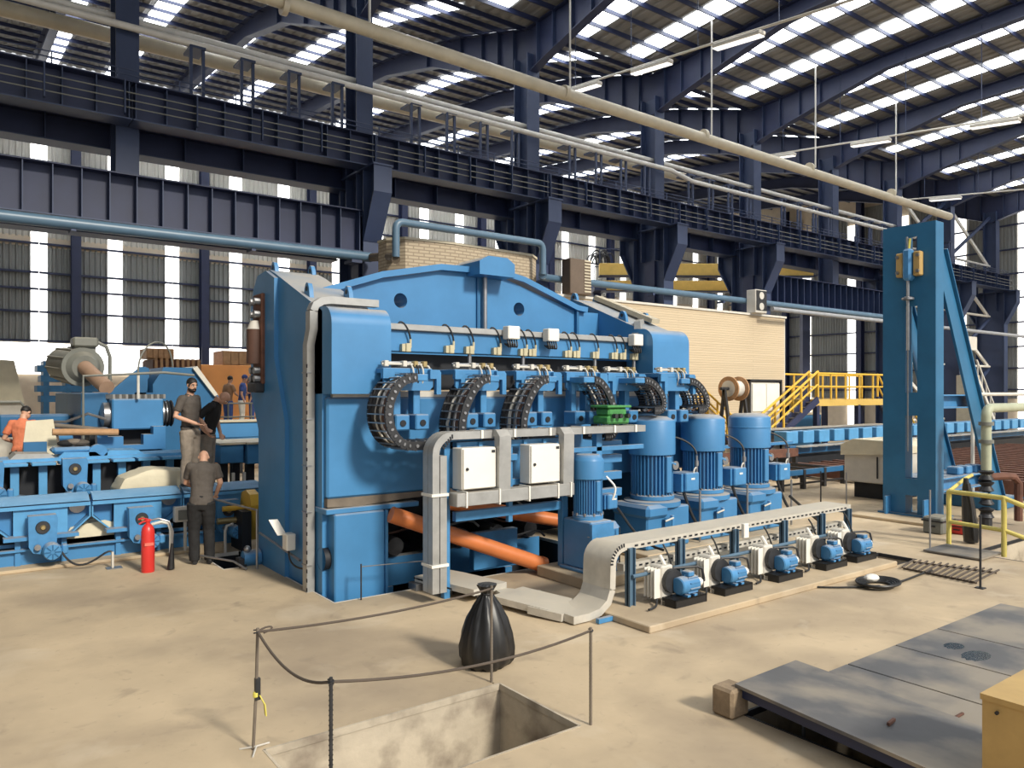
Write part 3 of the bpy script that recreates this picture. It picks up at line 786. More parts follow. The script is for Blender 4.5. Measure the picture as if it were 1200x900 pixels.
for ci,(x,mir) in enumerate(CHX):
    t=thing('drag_chain',CHN[ci],'drag chain',(x,10.0,2.2),group='drag chains on the press')
    pts=chain_path(x,mir,ci,3.22,2.22 if ci<4 else 2.66)
    if LK is None:
        LK=G().prism([(-.075,-.065),(.075,-.065),(.085,0),(.075,.065),(-.075,.065),(-.085,0)],'y',-.30,-.265).mesh('chain_link',DSTEEL)
        PN=G().cyl((0,-.315,0),(0,-.298,0),.026,8).mesh('link_pin',STEEL)
        CB=G().box(-.012,.012,-.27,.27,-.01,.01).mesh('cross_bar',STEEL,0)
    for i in range(len(pts)-1):
        (ax,az),(bx,bz)=pts[i],pts[i+1]
        c=Vector(((ax+bx)/2,10.01,(az+bz)/2)); ang=-math.atan2(bz-az,bx-ax)
        sc=math.hypot(bx-ax,bz-az)/.15
        o=place(LK,'chain_link',t,c-t.location,(0,ang,0),(sc,1,1))
        place(LK,'far_plate',o,(0,.565,0)); place(PN,'link_pin',o,(0,0,0)); place(CB,'cross_bar',o,(0,0,.065)); place(CB,'cross_bar',o,(0,0,-.065))
    for j in range(6):
        yy=9.80+.085*j; rr=random.uniform(.018,.03)
        P=[(px+random.uniform(-.012,.012),yy+random.uniform(-.015,.015),pz+random.uniform(-.015,.015)) for px,pz in pts]
        G().tube(P,rr,6).build('hose',[BLACK,BROWN,STEEL,BLACK,LGREY,BLACK][j],t)
    s=-1 if mir else 1
    G().box(min(pts[0][0],pts[0][0]+s*.25),max(pts[0][0],pts[0][0]+s*.18),9.72,10.3,3.17,3.27,c=.01).build('end_bracket',BLUE2,t)
CRN=['blue carriage with clamp blocks under the bar, leftmost','blue carriage with clamp blocks, second from the left','blue carriage with clamp blocks, third from the left','blue carriage with clamp blocks, fourth, above the green box','blue carriage with clamp blocks, fifth from the left','blue carriage with clamp blocks, rightmost']
first=None
for ci,x in enumerate((5.6,6.85,8.05,9.15,10.15,11.2)):
    if first is None:
        t=first=thing('carriage',CRN[0],'carriage',(x,10.42,2.93),group='carriages under the front bar')
        L=lambda g,n,m,p=t:g.build(n,m,p,world=False)
        L(G().box(-.42,.42,-.25,.3,.36,.44,c=.008),'top_plate',BLUE)
        L(G().prism([(-.42,.36),(.42,.36),(.42,.16),(.36,.10),(-.36,.10),(-.42,.16)],'y',-.27,-.23),'face_plate',BLUE)
        for s in (-.40,.40):
            L(G().prism([(s-.06,.42),(s+.10,.42),(s+.13,.38),(s+.13,.04),(s+.05,.04),(s+.05,.28),(s-.06,.28)],'y',-.33,-.25),'corner_bracket',BLUE2)
        for s in (-.14,.2):
            a=L(G().box(s-.06,s+.06,-.16,.02,-.30,.12,c=.01),'arm',BLUE2)
            L(G().box(s-.12,s+.12,-.34,.0,-.50,-.26,c=.02),'clamp_block',BLUE)
            L(G().cyl((s,-.355,-.39),(s,-.33,-.39),.05,12),'bore_cap',VOID)
        L(G().tube([(-.42,-.2,.50),(.3,-.2,.50),(.38,-.2,.47),(.42,-.2,.40)],.018,8),'hydraulic_pipe',LGREY)
        L(G().tube([(-.38,-.1,.52),(.36,-.1,.53)],.022,8),'hydraulic_pipe',STEEL)
        for s in (-.36,-.05,.14,.3): L(G().box(s-.035,s+.035,-.25,-.15,.46,.55,c=.008),'valve',COPPER if s>0 else LGREY)
        for s in (.05,.14,.22): L(G().tube(bez((s,-.22,.5),(s,-.34,.46),(s+.02,-.34,.3),(s+.02,-.2,.12),7),.013,6),'hose',[DSTEEL,LGREY,BLACK][int(s*20)%3])
    else: copy_tree(first,None,(x,10.42 if ci<5 else 10.10,2.93),0,CRN[ci])
# machinery seen dimly under the press
def simple(name,label,cat,g,m,group=None): return tag(g.build(name,m),label,cat,group)
UM=thing('lower_roller_bed','dark blue roller bed in the pit under the press, behind the control stand','roller bed',(8,12.3,-1.2))
G().box(6.2,9.6,12.0,12.2,-.4,.1).build('side_beam',BLUE,UM)
G().box(7.35,8.3,11.0,11.15,-.1,.55,c=.01).build('end_plate',BLUE2,UM)
for x in (6.3,7.0,7.7,8.5,9.3): G().cyl((x,11.9,.3),(x,12.8,.3),.16,12).build('roller',DSTEEL,UM)
for x in (6.2,7.4,8.8): G().box(x-.08,x+.08,11.95,12.25,-1.2,-.4).build('leg',BLUE,UM)
G().box(5.6,9.6,11.2,11.3,-.6,-.4).build('rail',DBLUE,UM)
for i in range(8):
    a=(5.7+random.uniform(0,3.2),11.4+random.uniform(0,.9),random.uniform(.2,1.1)); 
    G().tube(bez(a,(a[0]+.5,a[1],a[2]-.5),(a[0]+.9,a[1]-.2,a[2]+.1),(a[0]+1.3,a[1],a[2]-.3),8),.022,6).build('hose',[BLACK,DSTEEL,STEEL,BROWN][i%4],UM)
# ================================================================ control stand in front of the press
CS=thing('control_stand','blue steel stand carrying the two white cabinets in front of the press','stand',(6.9,9.45,0))
def bx(*a,c=.006,name='bar',m=None,p=None): return G().box(*a,c=c).build(name,m or BLUE2,p)
bx(5.79,5.89,9.44,9.54,-.35,2.30,name='post',p=CS); bx(8.02,8.14,9.42,9.54,.0,2.20,name='post',p=CS)
bx(6.95,7.03,9.44,9.52,1.0,2.25,name='post',p=CS)
bx(5.98,8.22,9.42,9.52,2.17,2.27,name='crossbar',p=CS); bx(5.98,8.02,9.43,9.53,1.10,1.24,name='crossbar',p=CS)
bx(5.98,8.22,9.46,9.54,1.56,1.66,name='crossbar',p=CS); bx(5.9,6.5,9.5,9.9,2.27,2.36,name='top_bracket',p=CS)
bx(6.9,7.1,9.4,9.55,1.95,2.05,name='crossbar',p=CS); bx(8.85,8.98,9.5,9.62,.2,2.32,name='post',p=CS); bx(8.2,10.0,9.5,9.58,2.0,2.08,name='crossbar',p=CS)
for z in (1.25,1.55,1.85,2.1): bx(9.15,9.7,9.75,9.9,z-.09,z+.05,name='manifold',m=BLUE,p=CS)
for i,(x0,l) in enumerate(((5.90,'white control cabinet at left on the blue stand'),(7.13,'white control cabinet at right on the blue stand'))):
    c=thing('control_cabinet',l,'cabinet',(x0+.3,9.3,1.6),group='white cabinets on the stand')
    z0=1.60+.0*i
    G().box(x0,x0+.59,9.14,9.40,z0,z0+.60,c=.012).build('body',WHITE,c)
    d=G().box(x0+.012,x0+.578,9.115,9.14,z0+.012,z0+.588,c=.008).build('door',WHITE,c)
    G().cyl((x0+.07,9.095,z0+.30),(x0+.07,9.115,z0+.30),.022,10).build('lock',DSTEEL,d)
    G().box(x0+.50,x0+.56,9.108,9.114,z0+.52,z0+.56).build('badge',DSTEEL,d)
    for s in (.10,.49): G().box(x0+s-.03,x0+s+.03,9.38,9.42,z0+.6,z0+.66).build('bracket',BLUE2,c)
# big galvanised duct: up from the floor tray, over the bend and along the top
DU=thing('cable_trunking','galvanised double cable trunking rising at the left of the stand and running along its top','cable trunking',(5.7,9.4,.2))
for k,(dy) in enumerate((.07,-.07)):
    p=[(5.52,9.36+dy*1.0,.16),(5.52,9.36+dy,2.12)]+[(5.52+.26-.26*math.cos(math.radians(a)),9.36+dy,2.12+.26*math.sin(math.radians(a))) for a in (15,30,45,60,75,90)]+[(9.75,9.36+dy,2.38)]
    G().strip(p,(0,1,0),.065,.055).build('duct',GALV,DU)
    G().strip([(5.52+.125,9.36+dy,.16),(5.52+.125,9.36+dy,2.1)],(0,1,0),.065,.055).build('duct',GALV,DU)
for z in (.55,1.55): G().box(5.44,5.72,9.2,9.5,z-.02,z+.02).build('strap',WHITE,DU)
me=G().box(-.02,.02,-.155,.155,-.06,.062).mesh('strap',WHITE,0)
for x in (6.3,6.9,7.6,8.3,9.0,9.5): place(me,'strap',DU,Vector((x,9.36,2.385))-DU.location)
me=G().box(-.012,.012,-.004,.004,-.03,.03).mesh('slot',VOID,0)
for i in range(6): place(me,'slot',DU,Vector((5.64+.03*i,9.224,2.22+.03*i))-DU.location,(0,math.radians(-45+8*i),0))
for i,x in enumerate((6.60,7.84)):
    p=[(x,9.24,2.40),(x,9.16,2.40),(x,9.11,2.35),(x,9.11,1.55)] if i==1 else [(x,9.24,2.40),(x,9.16,2.40),(x,9.11,2.35),(x,9.11,1.5)]
    G().strip(p,(1,0,0),.105,.05).build('drop_duct',GALV,DU)
G().box(5.76,7.96,9.05,9.28,1.38,1.57,c=.008).build('wide_duct',GALV,DU)
for x in (5.92,6.5,7.05,7.62,7.88): G().box(x-.012,x+.012,9.035,9.29,1.36,1.59).build('strap',WHITE,DU)
GB=thing('hose_manifold','green cast hose manifold box on the trunking below the fourth drag chain','manifold',(9.25,9.5,2.44))
G().box(8.98,9.5,9.35,9.75,2.46,2.60,c=.03).box(9.02,9.46,9.38,9.72,2.60,2.74,c=.03).build('body',GREEN,GB)
G().box(8.95,9.52,9.33,9.77,2.74,2.78,c=.01).build('lid',GREEN,GB)
for x in (9.08,9.2,9.38): G().cyl((x,9.33,2.6),(x,9.25,2.6),.04,8).build('fitting',DSTEEL,GB)
# orange drain pipes
t=thing('drain_pipe','orange plastic pipe coming out under the left of the control stand','pipe',(7.95,9.9,.1))
G().cyl((5.4,10.35,1.15),(7.98,9.85,.12),.125,18).build('pipe_run',ORANGE,t); G().cyl((7.90,9.865,.155),(7.985,9.849,.119),.135,18).build('socket',ORANGE,t)
t=thing('drain_pipe','orange plastic pipe ending behind the small pump motor','pipe',(8.6,10.2,.4))
G().cyl((6.6,10.9,1.18),(8.75,10.35,.72),.115,18).build('pipe_run',ORANGE,t)
# ---- floor tray from the trunking towards the camera, then the elbow up to the rail tray
FT=thing('floor_tray','dusty galvanised cable tray lying on the floor, curving up to the motor rail','cable tray',(6.5,8.6,0))
tr=[(6.05,10.25,.15),(6.12,9.9,.16),(6.30,9.0,.16),(6.46,8.2,.14)]
G().strip(tr[:3],(1,.12,0),.32,.045).build('tray',GALVD,FT)
G().strip([(6.42,8.75,.12),(6.62,7.95,.10),(6.72,7.75,.08)],(1,.2,0),.33,.045).build('tray',GALVD,FT)
G().strip([(6.40,9.0,.10),(6.75,8.6,.08),(6.95,8.55,.06)],(.3,1,0),.2,.03).build('tray',GALVD,FT)
G().strip([(6.55,8.1,.09),(6.72,7.6,.07)],(1,.2,0),.33,.05).build('tray',GALVD,FT)
el=[(6.45,7.62,.07),(6.72,7.62,.07),(6.92,7.62,.10),(7.07,7.62,.20),(7.14,7.62,.36),(7.15,7.62,.68)]+[(7.15+.22-.22*math.cos(math.radians(a)),7.62,.68+.22*math.sin(math.radians(a))) for a in (15,30,45,60,75,90)]
G().strip(el[:5],(0,1,0),.27,.05).build('lower_elbow',GALVD,FT)
G().strip(el[4:],(0,1,0),.27,.05).build('upper_elbow',GALVD,FT)
me=G().box(-.012,.012,-.003,.003,-.025,.025).mesh('slot',VOID,0)
for i in range(9):
    a=math.radians(10*i+5); place(me,'slot',FT,Vector((7.37-.25*math.cos(a),7.347,.68+.25*math.sin(a)))-FT.location,(0,a-math.pi/2,0))
for i in range(24): place(me,'slot',FT,Vector((6.30+.0095*i,8.75-.045*i,.115-.001*i))-FT.location,(0,math.pi/2,math.radians(78)))
for i in range(22): place(me,'slot',FT,Vector((5.735+.005*i,10.22-.042*i,.16))-FT.location,(0,math.pi/2,math.radians(83)))
G().box(6.2,6.45,9.3,9.7,.0,.11).build('gap_shade',VOID,FT)  # near-black block painted as the shade between the tray pieces
for (x0,x1,y0,y1) in ((6.55,6.75,9.2,9.5),(6.2,6.45,9.55,9.8),(6.02,6.25,10.05,10.3)):
    G().box(x0-.35,x0-.2,y0,y1,0,.10,c=.005).build('support_block',STEEL,FT)
G().box(6.75,7.42,7.20,7.26,.01,.07).build('edge_rail',BLUE2,FT)
# ---- rail tray with posts
RT=thing('motor_cable_rail','long galvanised cable rail on six blue posts in front of the big motors','cable rail',(10.3,7.5,0))
RX=[7.48,8.52,9.8,11.14,12.3,13.19]
yl=lambda x:7.36+.02*(x-7.48)
G().strip([(7.36,7.62,.90),(13.3,7.74,.90)],(0,1,0),.26,.045).build('top_tray',GALVD,RT)
G().strip([(7.5,7.58,.57),(13.3,7.68,.57)],(0,1,0),.06,.05).build('lower_tray',GALVD,RT)
G().cyl((7.46,yl(7.46)-.06,.50),(13.2,yl(13.2)-.06,.50),.028,10).build('conduit',PIPEB,RT)
for x in RX:
    y=yl(x); G().box(x-.055,x+.055,y-.012,y+.012,.0,.88).box(x-.055,x-.043,y-.05,y+.05,0,.88).box(x+.043,x+.055,y-.05,y+.05,0,.88).build('post',PIPEB,RT,smooth=0)
    G().box(x-.03,x+.03,y,y+.5,.80,.86).build('arm',PIPEB,RT)
me=G().box(-.03,.03,-.003,.003,-.012,.012).mesh('slot',VOID,0)
for i in range(44):
    x=7.6+.128*i; place(me,'slot',RT,Vector((x,7.357+.02*(x-7.48),.90))-RT.location); place(me,'slot',RT,Vector((x,7.517+.017*(x-7.48),.57))-RT.location)
bxx=G().box(9.72,9.84,7.16,7.22,.78,1.0,c=.008).build('switch_box',WHITE,RT)
for i,x in enumerate((8.0,9.05,10.35,11.6,12.7)):
    G().tube(bez((x,7.3,.72),(x,7.2,.60),(x+.03,7.2,.52),(x+.14,7.25,.50),7),.028,7).build('white_conduit',WHITE,RT)
    G().tube(bez((x+.14,7.25,.50),(x+.30,7.2,.50),(x+.36,7.15,.40),(x+.28,7.12,.16),8),.024,7).build('black_hose',BLACK,RT)
    G().tube(bez((x+.1,7.33,.86),(x+.12,7.2,.7),(x+.14,7.25,.6),(x+.2,7.2,.48),7),.014,6).build('cable',BLACK,RT)
# ---- big motors on gearboxes
def finned(g,c,r,z0,z1,n,depth):
    vs=[];k=0
    ang=[]
    for i in range(n):
        a=2*math.pi*i/n; w_=2*math.pi/n
        ang+=[(a,r),(a+w_*.28,r),(a+w_*.36,r-depth),(a+w_*.92,r-depth)]
    m=len(ang)
    for z in (z0,z1):
        for a,q in ang: vs.append((c[0]+q*math.cos(a),c[1]+q*math.sin(a),z))
    g.add(vs,[(i,(i+1)%m,m+(i+1)%m,m+i) for i in range(m)]+[tuple(range(m-1,-1,-1)),tuple(range(m,2*m))])
    return g
def motor(name,label,loc,r,zb,zm,zc,zt,boxs,group,blk,detail=True):
    t=thing(name,label,'motor',(loc[0],loc[1],0),group=group)
    B=lambda g,n,m=BLUE,p=None:g.build(n,m,p or t,world=False)
    B(G().lathe([(r*1.0,zc),(r*1.03,zc+.01),(r*1.03,zt-.11),(r*1.0,zt-.085),(r*.74,zt-.012),(.02,zt)],n=32),'fan_cowl')
    b=B(finned(G(),(0,0),r*.93,zm+.06,zc,34,.075*r/.43),'finned_body')
    B(G().lathe([(r*.98,zm-.02),(r*.98,zm+.05),(r*.9,zm+.07)],n=28),'flange')
    g=G()
    for i in range(10):
        a=2*math.pi*i/10; g.cyl((r*.93*math.cos(a),r*.93*math.sin(a),zm+.04),(r*.93*math.cos(a),r*.93*math.sin(a),zm+.09),.022,6)
    B(g,'bolt_ring',STEEL,b)
    B(G().box(-r*.16,r*.16,-r*1.04,-r*.7,zm+.12,zc-.02,c=.01),'foot_rail')
    # terminal box towards +X / -Y
    a=boxs
    tb=B(G().box(a[0]-a[1]*.5,a[0]-a[1]*.35,-r*.55-a[2]*.5+.05,-r*.55+a[2]*.3,a[3],a[3]+a[4]*.95).box(a[0]-a[1]*.38,a[0]+a[1]*.5,-r*.60-a[2]*.5,-r*.60+a[2]*.5,a[3],a[3]+a[4],c=.02),'terminal_box',BLUE2)
    B(G().box(a[0]-.02,a[0]+.08,-r*.60-a[2]*.5-.004,-r*.60-a[2]*.5,a[3]+a[4]*.62,a[3]+a[4]*.72),'name_plate',WHITE,tb)
    if detail:
        e=B(G().lathe([(.05,-.01),(.085,-.01),(.085,.03),(.05,.03)],c=(r*.48,-r*.95,a[3]+a[4]+.16),n=14,axis='y'),'lifting_eye',STEEL)
        B(G().cyl((r*.2,-r*.9,a[3]+a[4]+.22),(r*.48,-r*.93,a[3]+a[4]+.18),.03,8),'grease_pipe',BLUE2)
        B(G().box(.02,.06,-r*1.0,-r*.9,a[3]+a[4]+.08,a[3]+a[4]+.2),'name_plate',LGREY)
    return t
BM=['large blue vertical motor nearest the press, leftmost of the three','large blue vertical motor in the middle of the three','large blue vertical motor with a seam round its cowl, rightmost of the three']
mpos=[(10.85,10.1),(12.40,10.15),(13.95,10.15)]
m0=None
for i,(x,y) in enumerate(mpos):
    if m0 is None:
        t=m0=motor('vertical_motor',BM[0],(x,y),.43,.98,1.0,1.82,2.56,(.62,.44,.40,1.10,.36),'big vertical motors',None)
        B=lambda g,n,m=BLUE,p=None:g.build(n,m,p or t,world=False)
        gb=B(G().box(-.60,.57,-.44,.44,.10,.86,c=.03).lathe([(.54,.86),(.54,.95),(.46,.97)],n=28),'gearbox')
        B(G().box(-.66,-.08,-.52,.44,.68,.93,c=.06),'gearbox_lid',BLUE,gb)
        B(G().box(-.20,-.02,-.515,-.50,.50,.68),'inspection_recess',DBLUE,gb)
        B(G().box(.02,.08,-.50,-.42,.16,.70,c=.01),'rib',BLUE2,gb)
        B(G().cyl((-.2,-.52,.62),(.02,-.52,.66),.018,6),'grease_line',LGREY,gb)
        B(G().cyl((.80,-.50,.12),(.80,-.50,1.1),.022,8),'conduit_post',STEEL)
        B(G().cyl((.80,-.42,1.46),(.80,-.42,1.78),.022,8).cyl((.80,-.42,1.58),(.80,-.42,1.68),.04,10),'valve_riser',STEEL)
        B(G().tube(bez((.40,-.1,2.15),(.62,-.2,2.12),(.80,-.38,2.0),(.80,-.42,1.80),9),.02,7),'cable',BLACK)
        B(G().tube(bez((.5,-.35,1.1),(.60,-.42,.7),(.7,-.5,.4),(.86,-.6,.3),10),.03,8),'black_hose',BLACK)
        B(G().tube(bez((.80,-.42,1.55),(.74,-.42,1.55),(.68,-.44,1.5),(.68,-.44,1.38),7),.016,6),'cable',LGREY)
    else:
        c=copy_tree(m0,None,(x,y,0),0,BM[i])
        if i==2: G().lathe([(.447,2.24),(.452,2.25),(.452,2.27),(.447,2.28)],c=(x,y,0),n=32).build('cowl_seam',BLUE2,c)
# small pump motor on its own gear case
t=motor('vertical_motor','smaller blue vertical motor on a tall gear case beside the orange pipes',(8.25,9.06),.25,1.0,1.0,1.62,2.02,(.30,.24,.22,1.13,.24),'vertical motors',None,False)
del t['group']
g=G().box(8.0,8.46,8.72,9.38,.22,.98,c=.02).lathe([(.24,.98),(.24,1.02),(.20,1.03)],c=(8.24,9.06,0),n=24)
gc=g.build('gear_case',BLUE,t)
G().box(8.40,8.78,8.78,9.3,.22,.92,c=.10).build('gear_drum',BLUE,gc)
G().box(7.95,8.85,8.68,9.42,.17,.22,c=.01).build('base_plate',BLUE2,t)
G().box(8.0,8.46,8.69,8.72,.70,.95).build('cover',BLUE2,gc)
for z in (.3,.5,.75): G().cyl((7.99,8.76,z),(7.99,8.76,z+.01),.02,6).build('bolt',STEEL,gc)
G().tube(bez((8.55,8.8,1.3),(8.62,8.75,1.5),(8.6,8.8,1.5),(8.5,8.9,1.65),7),.018,6).build('white_cable',WHITE,t)
G().tube(bez((8.62,8.85,1.2),(8.85,8.8,1.0),(8.8,8.6,.6),(9.3,8.4,.45),10),.022,7).build('black_cable',BLACK,t)
G().cyl((8.6,8.7,.2),(8.6,8.7,.85),.014,6).build('grease_line',DSTEEL,t)
# ---- five pump and cooler units on black channels
UX=[7.85,8.89,10.18,11.48,12.43]
UL=['blue pump motor with white cooler, leftmost of the five on the floor','blue pump motor with white cooler, second from the left','blue pump motor with white cooler, middle of the five','blue pump motor with white cooler, fourth from the left','blue pump motor with white cooler, rightmost by the pit']
u0=None
for i,x in enumerate(UX):
    loc=(x+.31,7.02,.09)
    if u0 is None:
        t=u0=thing('pump_unit',UL[0],'pump',loc,group='pump units along the rail')
        B=lambda g,n,m,p=None:g.build(n,m,p or t,world=False)
        B(G().box(-.31,.34,-.14,.10,.09,.11).box(-.31,.34,-.14,-.12,.0,.11).box(-.31,-.29,-.14,.10,.0,.09).box(.32,.34,-.14,.10,.0,.09),'base_channel',BLACK)
        mo=B(G().lathe([(.03,-.19),(.105,-.185),(.12,-.17),(.125,-.06)],c=(.05,-.02,.255),n=18,axis='x'),'fan_cowl',BLUE2)
        B(G().lathe([(.118,-.06),(.118,.16),(.08,.18)],c=(.05,-.02,.255),n=18,axis='x'),'motor_body',BLUE)
        g=G()
        for k in range(10):
            a=2*math.pi*k/10; m=Matrix.Translation((.05,-.02,.255))@Matrix.Rotation(a,4,'X'); g.box(-.05,.15,-.006,.006,.11,.135,m=m)
        B(g,'cooling_fin',BLUE,None)
        B(G().box(.02,.14,-.09,.05,.37,.44,c=.012),'terminal_box',BLUE)
        B(G().cyl((.23,-.02,.255),(.33,-.02,.255),.06,12).cyl((.31,-.02,.255),(.36,-.02,.255),.04,10),'coupling',WHITE)
        for s in (-.02,.12): B(G().box(s-.03,s+.03,-.13,.09,.11,.14),'foot',BLUE2)
        c=B(G().box(-.30,-.06,.12,.36,.06,.52,c=.02),'cooler_core',LGREY)
        me=G().box(-.006,.006,-.11,.11,-.20,.20).mesh('cooler_fin',WHITE,0)
        for k in range(4): place(me,'cooler_fin',c,(-.306,.15+.06*k,.29),(0,0,math.pi/2)) 
        B(G().lathe([(.145,-.07),(.165,-.07),(.165,.0),(.145,.0)],c=(-.13,.12,.31),n=20,axis='y'),'fan_ring',DSTEEL,c)
        B(G().lathe([(.05,-.05),(.05,.0)],c=(-.13,.12,.31),n=12,axis='y'),'fan_hub',DSTEEL,c)
        g=G()
        for k in range(6):
            a=2*math.pi*k/6; m=Matrix.Translation((-.13,.09,.31))@Matrix.Rotation(a,4,'Y')@Matrix.Rotation(.5,4,'Z'); g.box(-.03,.03,-.004,.004,.03,.14,m=m)
        B(g,'fan_blade',BROWN,c)
        B(G().tube([(.36,-.02,.25),(.45,0,.25),(.47,.02,.28),(.47,.05,.40),(.42,.1,.43),(.1,.22,.43),(-.05,.25,.42)],.018,7),'return_pipe',DSTEEL)
        B(G().tube(bez((-.3,.2,.12),(-.42,.1,.02),(-.5,0,.02),(-.7,-.02,.03),8),.016,6),'suction_hose',DSTEEL)
        for s in (-.28,-.1): B(G().box(s-.03,s+.03,.05,.12,.0,.07),'bracket',LGREY)
    else: copy_tree(u0,None,loc,0,UL[i])
# ================================================================ right side: tower, tables, stairs, rails
TW=thing('pulley_tower','tall blue slotted A-frame tower with a pulley block near its top','tower',(18.5,8.9,0))
TX=18.4; yA,yB=8.28,9.52
TBL=mat('tower blue paint',(0.022,0.135,0.27),.45,var=.12,scale=1.5,dust=.4)
# slotted front plate (faces -X), built of its solid bands
def yz(a,b,z0,z1,name='front_panel',d=.06,m=TBL,x=TX): return G().box(x,x+d,a,b,z0,z1,c=.004).build(name,m,TW)
s0,s1=8.70,8.93
g=G(); d=.06
for (a,b,z0,z1) in ((yA,s0,.07,7.0),(s1+.05,yB,.07,7.0),(s0,s1+.05,6.70,7.0),(s0,s1+.05,5.05,5.95),(s0,s1+.05,2.45,3.0),(s0,s1+.05,.55,.95)):
    g.box(TX,TX+d,a,b,z0,z1)
g.build('front_plate',TBL,TW,smooth=0)
yz(yB-.06,yB,.07,7.0,'side_flange',.30,x=TX+.06); yz(yA,yA+.05,.07,7.0,'side_flange',.34,x=TX+.06)
yz(8.655,8.70,.07,7.0,'inner_flange',.3,x=TX+.06); yz(8.98,9.025,.07,7.0,'inner_flange',.3,x=TX+.06)
# leaning legs towards +X
for y in (yA+.05,yB-.12):
    for nm,o,hw in (('leaning_leg',0,.17),):
        pts=[(18.74,6.35),(18.74,5.7),(21.35,.55),(22.15,.55),(22.15,.55),(18.98,6.35)]
        G().prism([(18.74,6.35),(18.74,5.75),(21.55,.3),(22.25,.3),(18.90,6.35)],'y',y,y+.06).build('leaning_leg',TBL,TW)
    G().strip([(18.95,y+.03,6.4),(22.3,y+.03,.2)],(0,1,0),.10,.015).build('leg_flange',TBL,TW)
for z,x1 in ((2.62,20.85),(.62,21.9)):
    G().box(18.7,x1,yA+.1,yB-.1,z,z+.03).box(18.7,x1,yA+.1,yB-.1,z+.30,z+.33).box(18.7,x1,yA+.3,yA+.33,z,z+.33).build('cross_beam',BLUE2,TW,smooth=0)
for (x,y) in ((18.42,9.35),(18.42,8.45)):
    G().prism([(y-.02,.07),(y+.02,.07),(y+.02,.5),(y-.02,.5)],'x',x-.25,x).build('gusset',BLUE2,TW)
G().box(18.3,19.0,8.15,9.6,.07,.11).build('base_plate',TBL,TW)
G().box(21.4,22.6,8.1,9.7,.0,.3,c=.02).build('base_plate',TBL,TW)
for i in range(3): G().box(20.1+.5*i,20.4+.5*i,8.5,8.8,.95,1.15,c=.03).build('bracket_block',BLUE2,TW)
PB=G().box(18.22,18.40,8.55,8.72,5.75,6.32,c=.02).build('clamp_block',TAN,TW)
G().box(18.22,18.40,8.96,9.12,5.75,6.32,c=.02).build('clamp_block',TAN,TW)
G().box(18.15,18.40,8.74,8.94,5.65,6.40,c=.05).build('pulley_block',BLUE2,TW)
for y in (8.60,9.07):
    for z in (5.85,6.22): G().cyl((18.17,y,z),(18.23,y,z),.04,8).build('bolt',STEEL,TW)
G().cyl((18.28,8.86,4.0),(18.28,8.86,5.7),.035,8).build('rope_rod',STEEL,TW); G().cyl((18.28,8.86,1.6),(18.28,8.86,4.0),.018,6).build('rope',STEEL,TW)
G().lathe([(.06,0),(.14,.02),(.14,.06),(.06,.1)],c=(18.28,8.86,5.18),n=14).build('rope_socket',STEEL,TW)
for y,z in ((8.83,6.55),(8.90,6.6)): G().cyl((18.28,8.84,6.35),(18.32,y,z+.1),.025,6).build('rope_tail',YTAPE if y<8.85 else STEEL,TW)
# ---- far roller conveyor with bright blue side blocks
RC=thing('roller_conveyor','long blue roller conveyor with rows of light blue side blocks, right background','conveyor',(36,16.6,0))
G().box(24.6,50,16.15,16.3,.75,1.05).build('side_beam',DBLUE,RC); G().box(24.6,50,17.85,18.0,1.25,1.5).build('rear_beam',BLUE,RC)
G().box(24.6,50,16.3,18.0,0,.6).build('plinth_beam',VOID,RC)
mb=G().box(-.36,.36,-.25,.3,0,.46,c=.02).mesh('bearing_block',BLUEC); mr=G().cyl((0,0,0),(0,1.05,0),.15,12).mesh('roller',STEEL); mp=G().prism([(-.45,.0),(.45,.0),(.55,.05),(-.35,.05)],'y',-.4,.1).mesh('cover_plate',GALV,0)
x=25.0
while x<49.5:
    o=Vector((x,16.55,1.10))-RC.location
    place(mb,'bearing_block',RC,o); place(mr,'roller',RC,o+Vector((.52,.2,.1))); place(mp,'cover_plate',RC,o+Vector((.4,-.35,-.10)))
    x+=1.06
G().box(24.6,34,17.2,17.95,1.56,1.60).build('bright_plate',GALV,RC)
# ---- cooling bed: rust brown beams across
CB_=thing('cooling_bed','cooling bed of parallel rust brown beams right of the tower','cooling bed',(31,12.0,.0))
for y in (8.6,12.0,15.4): G().box(24.2,43,y,y+.2,0,.12).build('support_beam',DBLUE,CB_)
mbm=G().box(-.14,.14,-3.9,3.9,.12,.46).mesh('bed_beam',RUST,0)
x=24.6
while x<43: place(mbm,'bed_beam',CB_,(x-31,-.1,0)); x+=.78
G().box(24.0,24.3,7.9,15.8,.10,.52).build('end_beam',RUST,CB_)
FRB=thing('transfer_table','dark steel table under the near side of the far conveyor, left of the covered cabinet','table',(21,14.5,0))
G().box(17.8,23.8,15.3,15.5,.78,1.06).build('front_beam',RUST,FRB); G().box(17.8,23.8,13.55,13.65,.44,.60).build('rail',DBLUE,FRB); G().box(17.8,23.8,13.55,13.62,.15,.2).build('low_rail',DSTEEL,FRB)
G().box(17.8,23.8,15.5,15.6,1.2,1.3).build('rear_rail',BLUE,FRB)
for i in range(6): G().box(17.9+1.15*i,18.02+1.15*i,13.53,13.67,0,.6).build('post',DSTEEL,FRB); G().box(17.9+1.15*i,18.02+1.15*i,15.3,15.45,0,.8).build('post',DSTEEL,FRB)
for i in range(6): G().cyl((18+1.1*i,13.6,.52),(18+1.1*i,15.4,.52),.05,8).build('tie',DSTEEL,FRB)
